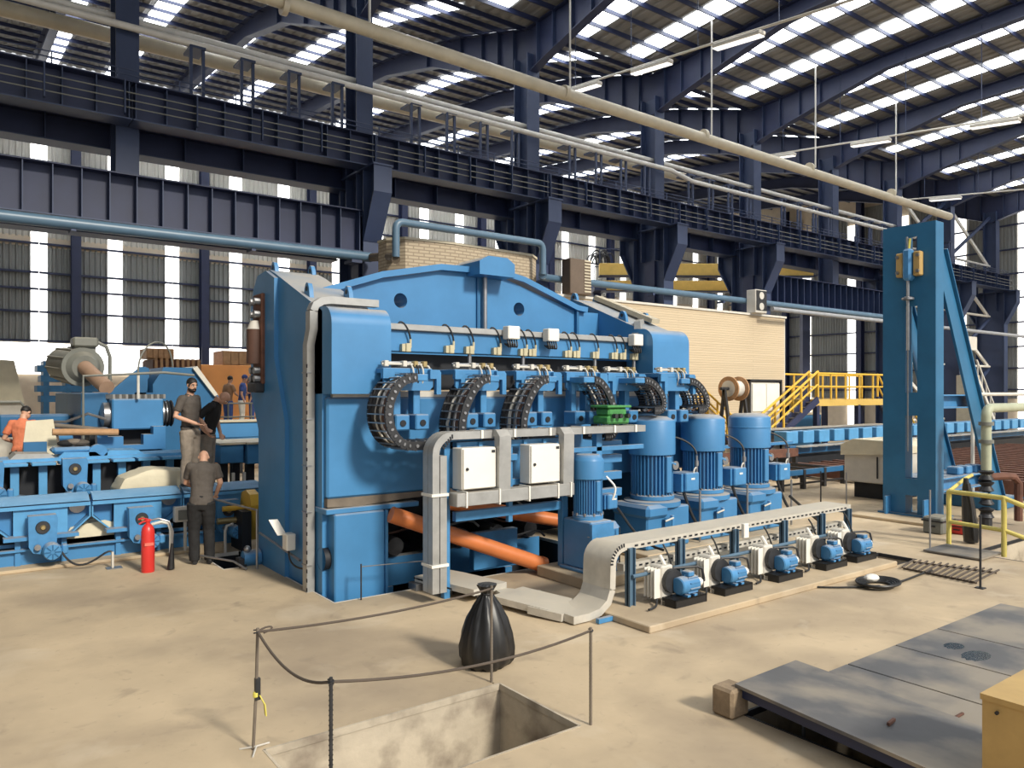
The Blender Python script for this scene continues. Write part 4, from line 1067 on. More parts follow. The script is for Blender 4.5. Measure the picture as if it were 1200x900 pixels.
# ---- covered cabinet
CV=thing('covered_cabinet','cream canvas covered cabinet on dark skids, behind the tower','cabinet',(21.0,11.4,0))
G().box(20.8,22.6,10.4,11.9,.45,1.45,c=.03).build('body',LGREY,CV)
G().prism([(10.36,1.3),(10.36,1.5),(10.7,1.66),(11.6,1.68),(11.95,1.5),(11.95,1.2)],'x',20.7,22.7).build('canvas_cover',CANVAS,CV)
G().box(21.0,22.4,10.6,11.7,0,.45).build('skid',VOID,CV); G().box(20.77,20.80,10.9,10.93,.6,1.2).build('handle_bar',DSTEEL,CV)
# ---- control building, beige, with AC units on its roof
BD=thing('control_building','long beige ribbed panel building behind the press and big motors','building',(23,20,0))
# (in front of the column row) ribs run level along the wall
G().box(15.6,28.3,18.85,19.1,0,6.12).build('front_wall',PANELB,BD); G().box(28.3,28.36,18.85,19.1,0,6.12).build('corner_trim',LGREY,BD)
G().box(15.6,28.4,18.8,19.12,6.12,6.2).build('roof_edge',LGREY,BD)
def ac(x,y,z,l,rz_=0,s=1.0,m=CREAMP,gr=True,fans=True):
    t=thing('air_conditioner',l,'air conditioner',(x,y,z),rz_,group=None)
    G().box(-.5*s,.5*s,-.22,.22,0,1.25*s,c=.02).build('case',m,t,world=False)
    if fans: G().box(-.45*s,.45*s,-.235,-.22,.1,1.2*s).build('grille',DSTEEL if gr else LGREY,t,world=False)
    else:
        for k in range(11): G().box(.16*s,.47*s,-.24,-.22,.08+.1*k,.13+.1*k).build('louvre',CREAMP,t,world=False)
    for k in range(2 if fans else 0): G().lathe([(.17*s,-.245),(.2*s,-.245),(.2*s,-.23),(.17*s,-.23)],c=(0,0,(.35+.58*k)*s),n=16,axis='y').build('fan_ring',LGREY,t,world=False)
    return t
ac(16.57,18.75,6.2,'tall brown air conditioner unit on the left end of the beige building',0,.92,mat('brown air conditioner panel',(.12,.085,.06),.6),True,False)
ac(26.3,18.78,6.2,'pale air conditioner unit at the right end of the beige building',0,.75,LGREY)
# polygonal block enclosure
EN=thing('block_enclosure','faceted enclosure of beige split blocks rising behind the press','enclosure',(13,17.6,0))
pl=[(8.95,17.4),(9.25,16.95),(10.58,16.80),(13.28,16.95),(13.72,17.3),(13.72,17.85),(8.95,17.85)]
G().prism(pl,'z',0,6.86).build('block_wall',BRICKB,EN)
G().prism([(x+(.03 if x>11 else -.03),y-(.03 if y<17.5 else 0)) for x,y in pl],'z',6.86,6.92).build('coping',CREAMP,EN)
# ---- yellow stair platform
YP=thing('stair_platform','yellow railed stair platform in front of the end wall, right of the cable spool','platform',(32,19,0))
PXa,PXb,PYa,PYb,PZ=29.6,36.6,18.2,20.0,2.70
G().box(PXa,PXb,PYa,PYb,PZ-.28,PZ).build('deck',MUSTARD,YP)
for x in (PXa+.2,(PXa+PXb)/2,PXb-.2):
    for y in (PYa+.1,PYb-.1): G().box(x-.1,x+.1,y-.1,y+.1,0,PZ-.25).build('leg',NAVY,YP)
def rail(pts,h,m,par,r=.035,n=None,posts=True,mid=True):
    P=[Vector(p) for p in pts]
    G().tube([p+V(0,0,h) for p in P],r,8).build('handrail',m,par)
    if mid: G().tube([p+V(0,0,h*.5) for p in P],r*.8,8).build('mid_rail',m,par)
    if posts:
        for a,b in zip(P,P[1:]):
            k=max(1,int((b-a).length/(n or 1.4)))
            for i in range(k+1):
                p=a.lerp(b,i/k); G().cyl(p,p+V(0,0,h),r,8).build('post',m,par)
rail([(PXa,PYa,PZ),(PXb,PYa,PZ)],1.12,YELLOW,YP,.045,1.1); rail([(PXa,PYb,PZ),(PXb,PYb,PZ)],1.12,YELLOW,YP,.045,1.1)
def stair(x0,x1,y0,y1,z0,z1,par,n=9):
    for s in (y0,y1): G().strip([(x0,s,z0),(x1,s,z1)],(0,1,0),.04,.14).build('stringer',NAVY,par)
    for i in range(n):
        f=(i+.5)/n; x=x0+(x1-x0)*f; z=z0+(z1-z0)*f
        G().box(x-.13,x+.13,y0,y1,z-.02,z+.02).build('tread',GALV,par)
    for s in (y0,y1): rail([(x0,s,z0+.1),(x1,s,z1+.1)],1.1,YELLOW,par,.05,1.2)
stair(25.9,29.6,18.1,18.5,.75,PZ,YP); stair(38.9,36.6,18.3,19.2,.3,PZ,YP); G().box(25.6,26.1,18.1,18.5,0,.8).build('landing_block',NAVY,YP)
t=thing('yellow_stair_rail','yellow sloping stair rail left of the cable spool','railing',(23,18.4,0))
rail([(22.0,18.25,2.35),(24.3,18.25,.95)],1.0,YELLOW,t,.04,1.2); rail([(22.0,18.7,2.35),(24.3,18.7,.95)],1.0,YELLOW,t,.04,1.2)
for x in (22.1,23.3): G().box(x-.1,x+.1,18.3,18.65,0,2.2 if x<23 else 1.4).build('stair_leg',NAVY,t)
G().strip([(22.0,18.47,2.3),(24.4,18.47,.85)],(0,1,0),.2,.05).build('stair_flight',NAVY,t)
# spool on a stand
SP=thing('cable_spool','wooden cable spool on a dark trestle in front of the beige building','spool',(23.2,17.55,0))
for y,nm in ((0,'flange'),):
    pass
cx,cy,cz=23.2,17.55,3.14
for o in (-.33,.27): G().cyl((cx+o,cy,cz),(cx+o+.06,cy,cz),.45,26).build('flange',WOOD,SP)
G().cyl((cx-.34,cy,cz),(cx+.34,cy,cz),.30,20).build('cable_wound',WHITEP,SP); G().cyl((cx-.75,cy,cz),(cx+.75,cy,cz),.06,8).build('axle',DSTEEL,SP)
for o in (-.55,.55):
    G().strip([(cx+o,cy-.5,0),(cx+o,cy,cz)],(1,0,0),.05,.05).build('trestle_leg',DSTEEL,SP); G().strip([(cx+o,cy+.4,0),(cx+o,cy,cz)],(1,0,0),.05,.05).build('trestle_leg',DSTEEL,SP)
t=thing('electrical_cabinet','pale double door electrical cabinet in a dark frame beside the yellow stairs','cabinet',(26.6,18.7,0))
G().box(25.7,27.6,18.6,18.84,2.2,3.4,c=.02).build('body',LGREY,t)
for a in (25.75,26.68): G().box(a,a+.87,18.57,18.6,2.25,3.35).build('door',WHITE,t)
for x in (25.55,27.65): G().box(x,x+.08,18.56,18.84,0,3.5).build('frame_post',DSTEEL,t)
G().box(25.55,27.73,18.56,18.84,3.45,3.53).build('frame_bar',DSTEEL,t); G().box(25.7,27.6,18.6,18.84,0,2.2).build('base',LGREY,t)
t=thing('machine_bench','blue bench with a dusty top behind the conveyor, left of the yellow platform','bench',(33,21.8,0))
G().box(31.0,35.2,21.35,22.3,.4,1.9).build('body',BLUE,t); G().box(30.9,35.3,21.3,22.35,1.9,2.0).build('top',CREAMP,t); G().box(31.2,35,21.5,22.2,0,.4).build('base',VOID,t)
t=thing('wall_cabinet','pale cabinet on a raised post right of the tower, with a dark stair behind','cabinet',(44.9,18.5,4.0))
G().box(44.4,45.4,18.25,18.8,5.3,6.05,c=.02).build('case',LGREY,t); G().box(44.8,45.0,18.5,18.65,4.0,5.3).build('post',NAVY,t)
t=thing('grey_enclosure','pale grey enclosure box with a steep stair at its side, far right background','enclosure',(45,18.5,0))
G().box(44.5,45.6,18.2,18.95,0,3.95,c=.02).build('body',CREAMP,t)
G().strip([(45.7,18.4,3.9),(48.3,18.4,1.0)],(0,1,0),.06,.1).build('stringer',LGREY,t); G().strip([(45.7,18.4,4.8),(48.3,18.4,1.9)],(0,1,0),.04,.04).build('handrail',LGREY,t)
for i in range(5): G().box(45.8+.55*i,45.85+.55*i,18.37,18.43,3.8-.6*i,4.7-.6*i).build('post',LGREY,t)
# ---- pipework right of the tower
PW=thing('standpipe','pale green standpipe with black valves right of the tower','pipe',(18.8,7.35,0))
G().tube([(18.75,7.35,1.15),(18.75,7.35,2.45)]+arc((18.95,2.45),.2,180,90,5,'xz',7.35)+[(24,7.35,2.65)],.105,12).build('pipe_run',mat('pale green pipe paint',(.40,.42,.30),.5),PW)
for z in (1.9,2.3): G().cyl((18.75,7.35,z-.04),(18.75,7.35,z+.04),.155,14).build('flange',GREYG,PW)
for z in (.3,.6,.9,1.15): G().lathe([(.08,z-.14),(.16,z-.10),(.10,z),(.17,z+.08),(.08,z+.12)],c=(18.75,7.35,0),n=12).build('valve',DSTEEL,PW)
G().tube([(18.8,7.3,1.1),(19.1,7.1,1.12),(19.3,7.0,1.1),(19.42,6.95,.95),(19.42,6.95,.1)],.085,10).build('brown_pipe',RUST,PW)
G().cyl((18.75,7.35,0),(18.75,7.35,.3),.12,10).build('base',DSTEEL,PW)
t=thing('hose_guard','grey horizontal guard pipe at the right edge above the cooling bed','pipe',(24,9,2.6))
G().cyl((22.5,9.2,2.95),(43.7,9.2,2.95),.05,8).build('pipe_run',LGREY,t)
for x in (22.6,43.6): G().cyl((x,9.2,0),(x,9.2,2.95),.05,8).build('post',LGREY,t)
# ---- pit rail and platform at right
t=thing('pit_plate','grey steel platform plate beside the right hand pit','plate',(15.2,6.3,0))
G().box(14.72,15.65,5.85,6.85,.02,.05).build('plate',SLATE,t)
YR=thing('pit_railing','pale yellow tubular railing with sloping ends round the right hand pit','railing',(15.6,6.3,0))
for (x,y) in ((15.70,6.82),(15.50,5.78)): G().cyl((x,y,0),(x,y,1.08),.045,10).build('post',YELLOWP,YR)
G().tube([(15.70,6.82,1.07),(15.50,5.78,1.07),(15.6,5.5,.95),(16.1,4.4,.35)],.045,10).build('handrail',YELLOWP,YR)
G().tube([(15.70,6.82,.48),(15.50,5.78,.48),(15.6,5.5,.38),(15.9,4.9,.05)],.04,10).build('mid_rail',YELLOWP,YR)
G().tube([(15.70,6.82,1.07),(16.6,6.9,1.25),(17.4,7.1,1.25)],.035,8).build('handrail',YELLOWP,YR)
for i,(x,y,h,l,m) in enumerate(((14.99,6.85,1.15,'thin grey steel post beside the pit platform',STEEL),(12.70,5.06,1.12,'thin dark post standing by the bar rack',DSTEEL),(18.25,11.08,.95,'thin dark post on the floor left of the covered cabinet',DSTEEL),(18.55,10.55,.95,'thin grey post on the floor just left of the tower',STEEL))):
    t=thing('rail_post',l,'post',(x,y,0)); G().cyl((x,y,0),(x,y,h),.018,8).build('rod',m,t); G().box(x-.06,x+.06,y-.06,y+.06,0,.015).build('foot',m,t)
t=thing('hanging_sack','black sheet bag hung on the pit railing','bag',(16.3,6.75,0.0))
g=G(); g.tube([(16.20,6.72,1.30),(16.24,6.72,1.0),(16.28,6.7,.6),(16.34,6.68,.25),(16.34,6.68,.03)],[.04,.09,.12,.15,.13],10); g.build('bag',BAGM,t)
for a in range(4): G().tube([(16.16+.03*a,6.68,1.2),(16.2+.045*a,6.62,.7),(16.22+.06*a,6.58,.1)],.025,6).build('fold',BAGM,t)
for x0,y0,l,m,z1 in ((17.05,7.62,'grey green tool crate at the foot of the tower',GREYG,.36),(17.4,7.28,'red tool case on the floor beside the grey green crate',RED,.22)):
    t=thing('tool_crate' if m is GREYG else 'tool_case',l,'crate' if m is GREYG else 'case',(x0,y0,0)); G().box(x0-.28,x0+.28,y0-.2,y0+.2,0,z1,c=.03).build('body',m,t); G().box(x0-.3,x0+.3,y0-.22,y0+.22,z1*.72,z1*.8).build('lid_seam',DSTEEL,t); G().box(x0-.3,x0-.28,y0-.06,y0+.06,z1*.4,z1*.5).build('handle',DSTEEL,t)
# rack of rods lying on the floor
BR=thing('rod_rack','grid of dark rods lying on the floor beside the right hand post','rack',(13.2,5.8,0))
RODM=mat('rusty rod',(.085,.065,.05),.7,var=.3,scale=9)
for i in range(13):
    f=i/12
    a=V(12.95,6.37,.045).lerp(V(12.83,5.20,.045),f); b=V(13.74,6.55,.045).lerp(V(14.06,5.32,.045),f)
    G().cyl(a,b,.016,6).build('rod',RODM,BR)
for f in (.1,.9): G().strip([V(12.95,6.37,.015).lerp(V(13.74,6.55,.015),f),V(12.83,5.20,.015).lerp(V(14.06,5.32,.015),f)],(0,0,1),.015,.015).build('bearer',RODM,BR)
# cable coil
t=thing('cable_coil','coil of black cable with a white rag on the floor by the pump units','cable',(11.55,6.05,0))
g=G()
for k in range(5):
    r=.17+.03*k; g.tube([(11.55+r*1.3*math.cos(a),6.05+r*math.sin(a),.03+.012*k) for a in [2*math.pi*i/20 for i in range(21)]],.02,6,cap=False)
g.build('coil',BLACK,t); G().tube(bez((11.75,5.95,.03),(12.2,5.9,.03),(12.6,6.0,.03),(13.2,6.0,.03),10),.018,6).build('loose_end',BLACK,t)
G().ball((11.45,6.1,.14),(.14,.1,.06)).build('rag',WHITE,t)
tag(G().tube(bez((10.6,7.0,.02),(10.4,6.6,.02),(11.1,6.2,.02),(11.5,6.0,.03),14),.016,6).build('floor_cable',BLACK),'black cable trailing over the floor from the pumps to the coil','cable')
tag(G().tube(bez((13.7,9.0,.9),(14.6,8.9,.3),(15.0,8.9,.05),(15.4,8.8,.03),14),.03,7).build('supply_cable',BLACK),'thick black cable drooping to the floor right of the big motors','cable')
# ================================================================ left side roller tables and machines
ry=15.42
RT1=thing('roller_table','long light blue roller table in front at left, with trapezoid side plates','roller table',(1.3,ry,0))
GX=[-1.77,-.24,1.29,2.82,4.35]
G().box(-4,4.55,ry-.06,ry+.06,.03,.32).build('bottom_beam',BLUE,RT1); G().box(-4,4.55,ry-.16,ry-.04,.30,.335).build('bottom_flange',BLUE2,RT1)
G().box(-4,4.55,ry+.1,ry+.15,.34,.40).build('tie_bar',BLUE2,RT1)
for gx in GX:
    w_=.75
    G().prism([(gx-.40,1.02),(gx+.40,1.02),(gx+.40,.56),(gx+.30,.46),(gx-.30,.46),(gx-.40,.56)],'y',ry-.06,ry).build('side_plate',BLUEC,RT1)
    for s in (-1,1):
        G().prism([(gx+s*.40,1.02),(gx+s*w_,1.02),(gx+s*w_,.84),(gx+s*.40,.50)],'y',ry+.14,ry+.17).build('wing_plate',BLUE,RT1)  # set-back wings in the darker blue, their shade put into the paint
        G().strip([(gx+s*.40,ry+.04,.48),(gx+s*.745,ry+.04,.80),(gx+s*.745,ry+.04,1.02)],(0,1,0),.12,.012).build('rib',BLUEC,RT1)
    G().prism([(gx-w_,1.0),(gx+w_,1.0),(gx+w_,1.06),(gx-w_,1.06)],'y',ry-.12,ry+.2).build('top_flange',BLUEC,RT1)
    G().prism([(ry+.1,1.05),(ry-.1,1.08),(ry+.1,1.18),(ry+.3,1.2)],'x',gx-.74,gx+.74).build('lip_plate',BLUEC,RT1)
    for s in (-.34,.34): G().box(gx+s-.04,gx+s+.04,ry-.12,ry,.05,.52).build('leg',BLUE,RT1)
    G().box(gx-.55,gx-.2,ry-.28,ry,.50,.56).build('bracket',BLUE2,RT1); G().box(gx+.2,gx+.55,ry-.28,ry,.50,.56).build('bracket',BLUE2,RT1)
    G().box(gx-.3,gx+.3,ry-.03,ry,.3,.55).build('pedestal',BLUE,RT1)
G().box(-4,4.5,ry+1.42,ry+1.46,0,1.0).build('shade_backing',VOID,RT1)  # near-black sheet added so the openings look deep in shade
for i in range(11): G().cyl((-3.5+.765*i,ry+.1,.98),(-3.5+.765*i,ry+1.3,.98),.13,14).build('roller',STEEL,RT1)
gm0=None
GL=['blue roller gear motor beyond the left edge','blue roller gear motor at far left','blue roller gear motor with a cable to the floor, left of the extinguisher','blue roller gear motor behind the fire extinguisher','blue roller gear motor right of the bending person']
for i,gx in enumerate(GX):
    if i<1: continue
    if gm0 is None:
        t=gm0=thing('gear_motor',GL[i],'gear motor',(gx,ry-.32,.2),group='gear motors on the front roller table')
        B=lambda g,n,m=BLUE2,p=None:g.build(n,m,p or t,world=False)
        B(G().prism([(-.21,.72),(.20,.72),(.22,.66),(.20,.16),(.06,.05),(-.14,.10),(-.20,.2)],'y',-.08,.16),'gear_case')
        B(G().lathe([(.10,-.11),(.11,-.08)],c=(0,0,.52),n=18,axis='y'),'bearing_cover',DSTEEL); B(G().lathe([(.03,-.14),(.045,-.11)],c=(0,0,.52),n=12,axis='y'),'shaft_end',COPPER)
        m=B(G().lathe([(.05,-.34),(.125,-.335),(.14,-.30),(.14,-.05),(.10,0)],c=(.12,0,.13),n=20,axis='y'),'motor')
        g=G()
        for k in range(8):
            a=2*math.pi*k/8; mm=Matrix.Translation((.12,-.345,.13))@Matrix.Rotation(a,4,'Y'); g.box(.03,.12,-.004,.004,-.008,.008,m=mm)
        g.build('fan_grille',DBLUE,m,world=False)
        B(G().box(.26,.36,-.24,-.08,.06,.22,c=.02),'terminal_box')
        B(G().cyl((-.08,-.1,.2),(-.08,-.16,.2),.05,10),'plug',STEEL)
    else: copy_tree(gm0,None,(gx,ry-.32,.2),0,GL[i])
tag(G().tube(bez((1.55,ry-.55,.3),(1.7,ry-.7,.02),(1.85,ry-.75,.02),(2.1,ry-.85,.22),10)+bez((2.1,ry-.85,.22),(2.2,ry-.88,.3),(2.26,ry-.9,.30),(2.26,ry-.9,.25),5)[1:]+[(2.26,ry-.9,.02)],.018,7).build('motor_cable',DSTEEL),'cable looping from a gear motor to a floor stub, left of the extinguisher','cable')
t=thing('cable_stub','thin conduit stub on a foot plate in front of the left roller table','conduit',(2.26,ry-1.0,0)); G().cyl((2.26,ry-.95,0),(2.26,ry-.95,.28),.02,8).build('tube',LGREY,t); G().box(2.16,2.4,ry-1.05,ry-.85,0,.012).build('foot',STEEL,t)
t=thing('conduit_elbow','white conduit stub with an elbow behind the fire extinguisher','conduit',(3.3,ry-.6,0))
G().tube([(2.95,ry-.55,.62),(3.1,ry-.6,.66),(3.22,ry-.6,.62),(3.26,ry-.6,.5),(3.26,ry-.6,.0)],.028,8).build('tube',WHITEP,t)
t=thing('conduit_elbow','white conduit stub right of the bending person','conduit',(4.3,14.6,0))
G().tube([(4.35,14.75,.5),(4.22,14.7,.48),(4.18,14.65,.4),(4.18,14.65,.0)],.028,8).build('tube',WHITEP,t)
t=thing('limit_switch_box','small pale box with a dark window on a stand behind the bending person','box',(3.5,15.0,.5))
G().box(3.36,3.62,14.95,15.1,.60,.88,c=.012).build('case',LGREY,t); G().box(3.42,3.58,14.935,14.95,.64,.82).build('window',GREYG,t); G().cyl((3.56,15.03,0),(3.56,15.03,.6),.03,8).build('post',LGREY,t)
# kerb block and low rail by the trench
t=thing('kerb_block','pale concrete kerb block at the trench corner behind the bending person','block',(4.0,13.6,0))
G().box(3.75,4.25,14.75,14.95,0,.16,c=.01).build('block',FLOOR,t)
t=thing('low_guard_rail','thin pipe guard rail across the trench beside the press','railing',(4.1,13.4,0))
G().tube([(3.75,14.0,1.12),(4.22,12.95,1.0),(4.22,12.95,0)],.02,8).build('handrail',STEEL,t); G().tube([(4.25,12.9,.62),(4.38,11.4,.40)],.02,8).build('mid_rail',STEEL,t)
G().tube([(3.55,13.9,.15),(3.9,13.2,.13),(4.05,12.95,.02)],.018,8).build('kick_rail',STEEL,t)
t=thing('trench_pump','small blue pump motor down beside the left foot of the press','pump',(4.2,12.2,-.2))
G().lathe([(.04,-.2),(.13,-.19),(.14,.1),(.08,.14)],c=(4.28,13.3,.13),n=16,axis='x').build('motor',BLUE2,t); G().box(4.12,4.4,13.15,13.45,-.25,-.02,c=.02).build('base',BLUE,t); G().ball((4.15,13.25,.3),.06).build('knob',STEEL,t); G().box(4.0,4.12,13.2,13.4,-.2,.15).build('coupling',DSTEEL,t)
t=thing('yellow_guard','mustard yellow curved machine guard beside the left of the press','guard',(4.4,14.9,.3))
gp=[(14.55,.62),(14.5,.85),(14.6,1.05),(14.85,1.12),(15.1,1.05),(15.2,.8),(15.1,.5),(14.8,.15)]
G().prism(gp,'x',4.62,4.8).build('cover',YELLOW,t); G().box(4.45,4.62,14.5,15.2,-.6,.75).build('body',VOID,t); G().cyl((4.2,14.9,.78),(4.6,14.9,.78),.05,8).build('arm',YELLOW,t); G().cyl((4.1,14.9,.55),(4.5,14.9,.55),.06,8).build('spindle',COPPER,t)
# ---- second, higher roller table behind
sy=17.25
R2=thing('rear_roller_table','higher blue roller table with dark gaps between its legs, behind the front one','roller table',(1.5,sy,0))
for i in range(15):
    x=-2.2+.46*i; G().box(x-.07,x+.07,sy-.05,sy+.12,.2,1.60).build('leg',BLUEC,R2)
    G().box(x-.2,x+.2,sy-.28,sy+.2,1.60,1.66,c=.01).build('cap_plate',BLUEC,R2)
G().box(-3,4.5,sy-.04,sy+.1,.0,.3).build('bottom_beam',BLUE,R2); G().box(-3,4.5,sy+.3,sy+.4,.3,1.55).build('shade_sheet',VOID,R2)  # the near-black sheet stands in for shade between the legs
G().box(-3,4.5,sy+.0,sy+.92,1.66,1.72).build('deck',BLUEC,R2)
for x in (-1.2,.35,1.3,2.1,2.9): 
    G().prism([(x-.35,1.72),(x+.4,1.72),(x+.3,1.80),(x-.25,1.82)],'y',sy+.1,sy+.88).build('deck_plate',BLUEC if x!=1.3 else GALV,R2)
g2=None
for i,(x,l) in enumerate(((.62,'blue gear motor on the rear roller table at the left edge'),(1.98,'blue gear motor on the rear roller table left of the cream tarp'))):
    c=copy_tree(gm0,None,(x,sy-.32,1.0),0,l); c['group']='gear motors on the rear roller table'
tag(G().prism([(2.55,1.05),(2.7,1.35),(3.2,1.52),(3.9,1.45),(4.05,1.2),(4.0,1.05)],'y',sy-1.25,sy-.35).build('tarpaulin',CANVAS),'cream tarpaulin draped over a machine between the two roller tables','tarpaulin')
tp=bpy.data.objects['tarpaulin']
b=bmesh.new(); b.from_mesh(tp.data); bmesh.ops.triangulate(b,faces=b.faces[:]); bmesh.ops.subdivide_edges(b,edges=b.edges[:],cuts=5,use_grid_fill=True)
for v in b.verts: v.co+=Vector((random.uniform(-1,1),random.uniform(-1,1),random.uniform(-1,1)))*.018
b.to_mesh(tp.data); b.free(); tp.data.polygons.foreach_set('use_smooth',[True]*len(tp.data.polygons))
sb=tp.modifiers.new('smooth','SMOOTH'); sb.factor=.5; sb.iterations=3
tag(G().prism([(1.62,.34),(1.75,.60),(2.3,.68),(2.45,.62),(2.45,.34)],'y',15.52,15.95).build('white_cover',CANVAS),'pale cover seen through the gap of the front roller table','cover')
# cradles
t=thing('bearing_cradle','light blue stepped bearing cradle under the gearbox','cradle',(3.3,19.2,0))
G().prism([(2.55,1.75),(2.55,2.25),(2.75,2.25),(2.75,2.05),(3.05,2.05),(3.05,1.86),(3.45,1.86),(3.45,2.08),(3.65,2.08),(3.65,2.25),(3.9,2.25),(3.9,1.75)],'y',18.2,18.5).build('front_plate',BLUE,t)
G().box(2.55,3.9,18.5,19.5,0,1.75).build('body',DBLUE,t); G().box(2.5,3.95,18.9,19.6,1.75,2.17).build('shadow_block',VOID,t)  # the near-black box stands in for shade under the gearbox
G().prism([(2.0,1.0),(1.85,2.1),(2.1,2.1),(2.25,1.0)],'y',18.25,18.45).build('leaning_plate',BLUE,t)
# gearbox with motor
GBX=thing('main_gearbox','blue main gearbox with a finned lid, carrying the big grey motor','gearbox',(3.3,19.5,2.2))
G().box(2.88,3.92,18.5,19.6,2.18,2.86,c=.03).build('front_case',BLUE,GBX); G().box(2.35,2.9,19.0,24.0,2.2,3.0,c=.03).build('long_case',DBLUE,GBX); G().box(2.9,3.9,19.6,19.95,2.0,2.8).build('rear_case',DBLUE,GBX)
me=G().box(-.03,.03,-.45,.35,0,.10).mesh('lid_rib',GALV,0)
for i in range(9): place(me,'lid_rib',GBX,Vector((2.75+.13*i,19.2,2.86))-GBX.location,(0,0,.5))
G().lathe([(.12,-.2),(.28,-.15),(.28,0)],c=(2.9,18.9,2.5),n=20,axis='x').build('left_boss',STEEL,GBX); G().lathe([(.28,0),(.28,.12),(.22,.2)],c=(3.92,18.9,2.52),n=20,axis='x').build('right_boss',STEEL,GBX)
for i in range(3): G().lathe([(.29,0),(.31,.02),(.29,.04)],c=(3.98+.08*i,18.9,2.52),n=20,axis='x').build('seal_ring',DSTEEL,GBX)
G().box(.9,2.3,20.3,21.0,2.0,2.5,c=.05).build('side_case',DBLUE,GBX)
MT=thing('drive_motor','large grey green drive motor lying on the main gearbox','motor',(2.6,21.5,3.0))
a=Vector((2.42,22.5,3.72)); bq=Vector((2.62,21.0,3.62)); dr=(bq-a).normalized()
G().cyl(a,bq,.44,28).build('body',GREYG,MT); G().cyl(a-dr*.15,a,.34,28,r1=.44).build('rear_bell',GREYG,MT); G().cyl(bq,bq+dr*.08,.47,28).build('front_flange',GREYG,MT); G().cyl(bq+dr*.08,bq+dr*.22,.38,24,r1=.28).build('front_bell',GREYG,MT)
G().cyl(bq+dr*.2,bq+dr*1.35+V(.15,0,-.42),.17,16).build('coupling_tube',mat('dusty brown steel',(.34,.22,.15),.7),MT)
G().box(2.45,3.0,21.2,21.8,4.12,4.36,c=.04).box(2.5,2.95,21.3,21.7,3.85,4.14).build('terminal_box',GREYG,MT)
G().tube([(3.0,21.4,4.25),(3.2,21.4,4.15),(3.28,21.4,3.9),(3.28,21.4,3.0)],.045,8).build('cable_hose',GREYG,MT)
for k in range(10):
    an=2*math.pi*k/10; u=dr.orthogonal().normalized(); v_=dr.cross(u); o=(u*math.cos(an)+v_*math.sin(an))*.445
    G().cyl(a+o,bq+o,.03,5).build('fin',GREYG,MT)
t=thing('pump_railing','thin grey pipe rail along the gearbox','railing',(2.9,18.8,2.9)); G().tube([(2.30,18.3,2.0),(2.30,18.3,3.35),(3.9,18.4,3.45),(4.6,18.6,3.4)],.03,8).build('handrail',GREYG,t); G().cyl((3.38,18.4,2.86),(3.38,18.4,3.42),.03,8).build('post',WHITEP,t)
G().tube(bez((3.38,18.4,3.3),(3.3,18.4,4.2),(4.1,18.6,4.5),(4.18,18.8,3.6),12),.02,6).build('hose',GREYG,t)
t=thing('linkage_rod','dusty steel linkage rods low in front of the gearbox','rod',(2,18.0,2.0)); G().cyl((1.75,18.4,2.32),(2.85,18.0,2.18),.05,8).build('rod',SOOT,t); G().cyl((1.7,17.9,2.2),(2.9,17.9,2.16),.07,10).build('rod',WOOD,t)
G().tube([(1.6,18.5,2.4),(2.0,18.5,2.38),(2.4,18.4,2.55),(2.75,18.35,2.42)],.03,6).build('bent_rod',STEEL,t)
# dark blue stand with slanting ribs
HS=thing('mill_housing','dark blue ribbed mill housing between the gearbox and the bearded person','housing',(4.5,20,0))
G().prism([(4.0,1.3),(4.0,3.2),(4.25,3.62),(5.0,3.62),(5.55,2.9),(5.6,1.3)],'y',20,21.6).build('main_plate',DBLUE,HS)
for i in range(3): G().prism([(3.0+.30*i,2.95),(3.72+.13*i,3.62),(3.85+.13*i,3.62),(3.85+.13*i,2.9)],'y',20.0+.5*i,20.1+.5*i).build('slant_rib',DBLUE,HS)
G().box(3.6,4.0,20,21.6,1.3,3.0).build('side_case',DBLUE,HS); G().prism([(4.9,3.60),(5.0,3.66),(5.5,2.95),(5.42,2.9)],'y',19.9,21.6).build('sloping_cap',LGREY,HS); G().box(4.05,5.5,20.2,21.5,0,1.3).build('base',VOID,HS)
# conveyor beams right of the men
for n,(x0,x1,y0,y1,z0,z1,l) in enumerate(((5.0,7.0,18.9,19.6,1.90,2.28,'blue box beam with dusty top just left of the press, upper one'),(4.75,5.25,17.0,18.6,1.45,1.86,'short blue beam end left of the press behind the people'),(5.3,6.2,16.9,18.4,1.42,1.86,'blue beam end close against the left of the press'))):
    t=thing('conveyor_beam',l,'beam',((x0+x1)/2,y0,0)); G().box(x0,x1,y0,y1,z0,z1,c=.015).build('beam',BLUE,t); G().box(x0-.03,x1+.03,y0-.05,y1,z1,z1+.04).build('dusty_plate',CREAMP,t)
    for s in (x0+.12,x1-.12): G().box(s-.08,s+.08,y0+.15,y0+.35,0,z0).build('leg',VOID,t)
t=thing('steel_ladder_frame','dim grey steel frame in the dark gap left of the press','frame',(5.0,16.4,0))
for x in (4.85,5.08): G().box(x-.03,x+.03,16.4,16.46,0,1.3).build('post',LGREY,t)
for z in (.2,.5,.8,1.1): G().box(4.85,5.08,16.41,16.45,z-.02,z+.02).build('rung',LGREY,t)
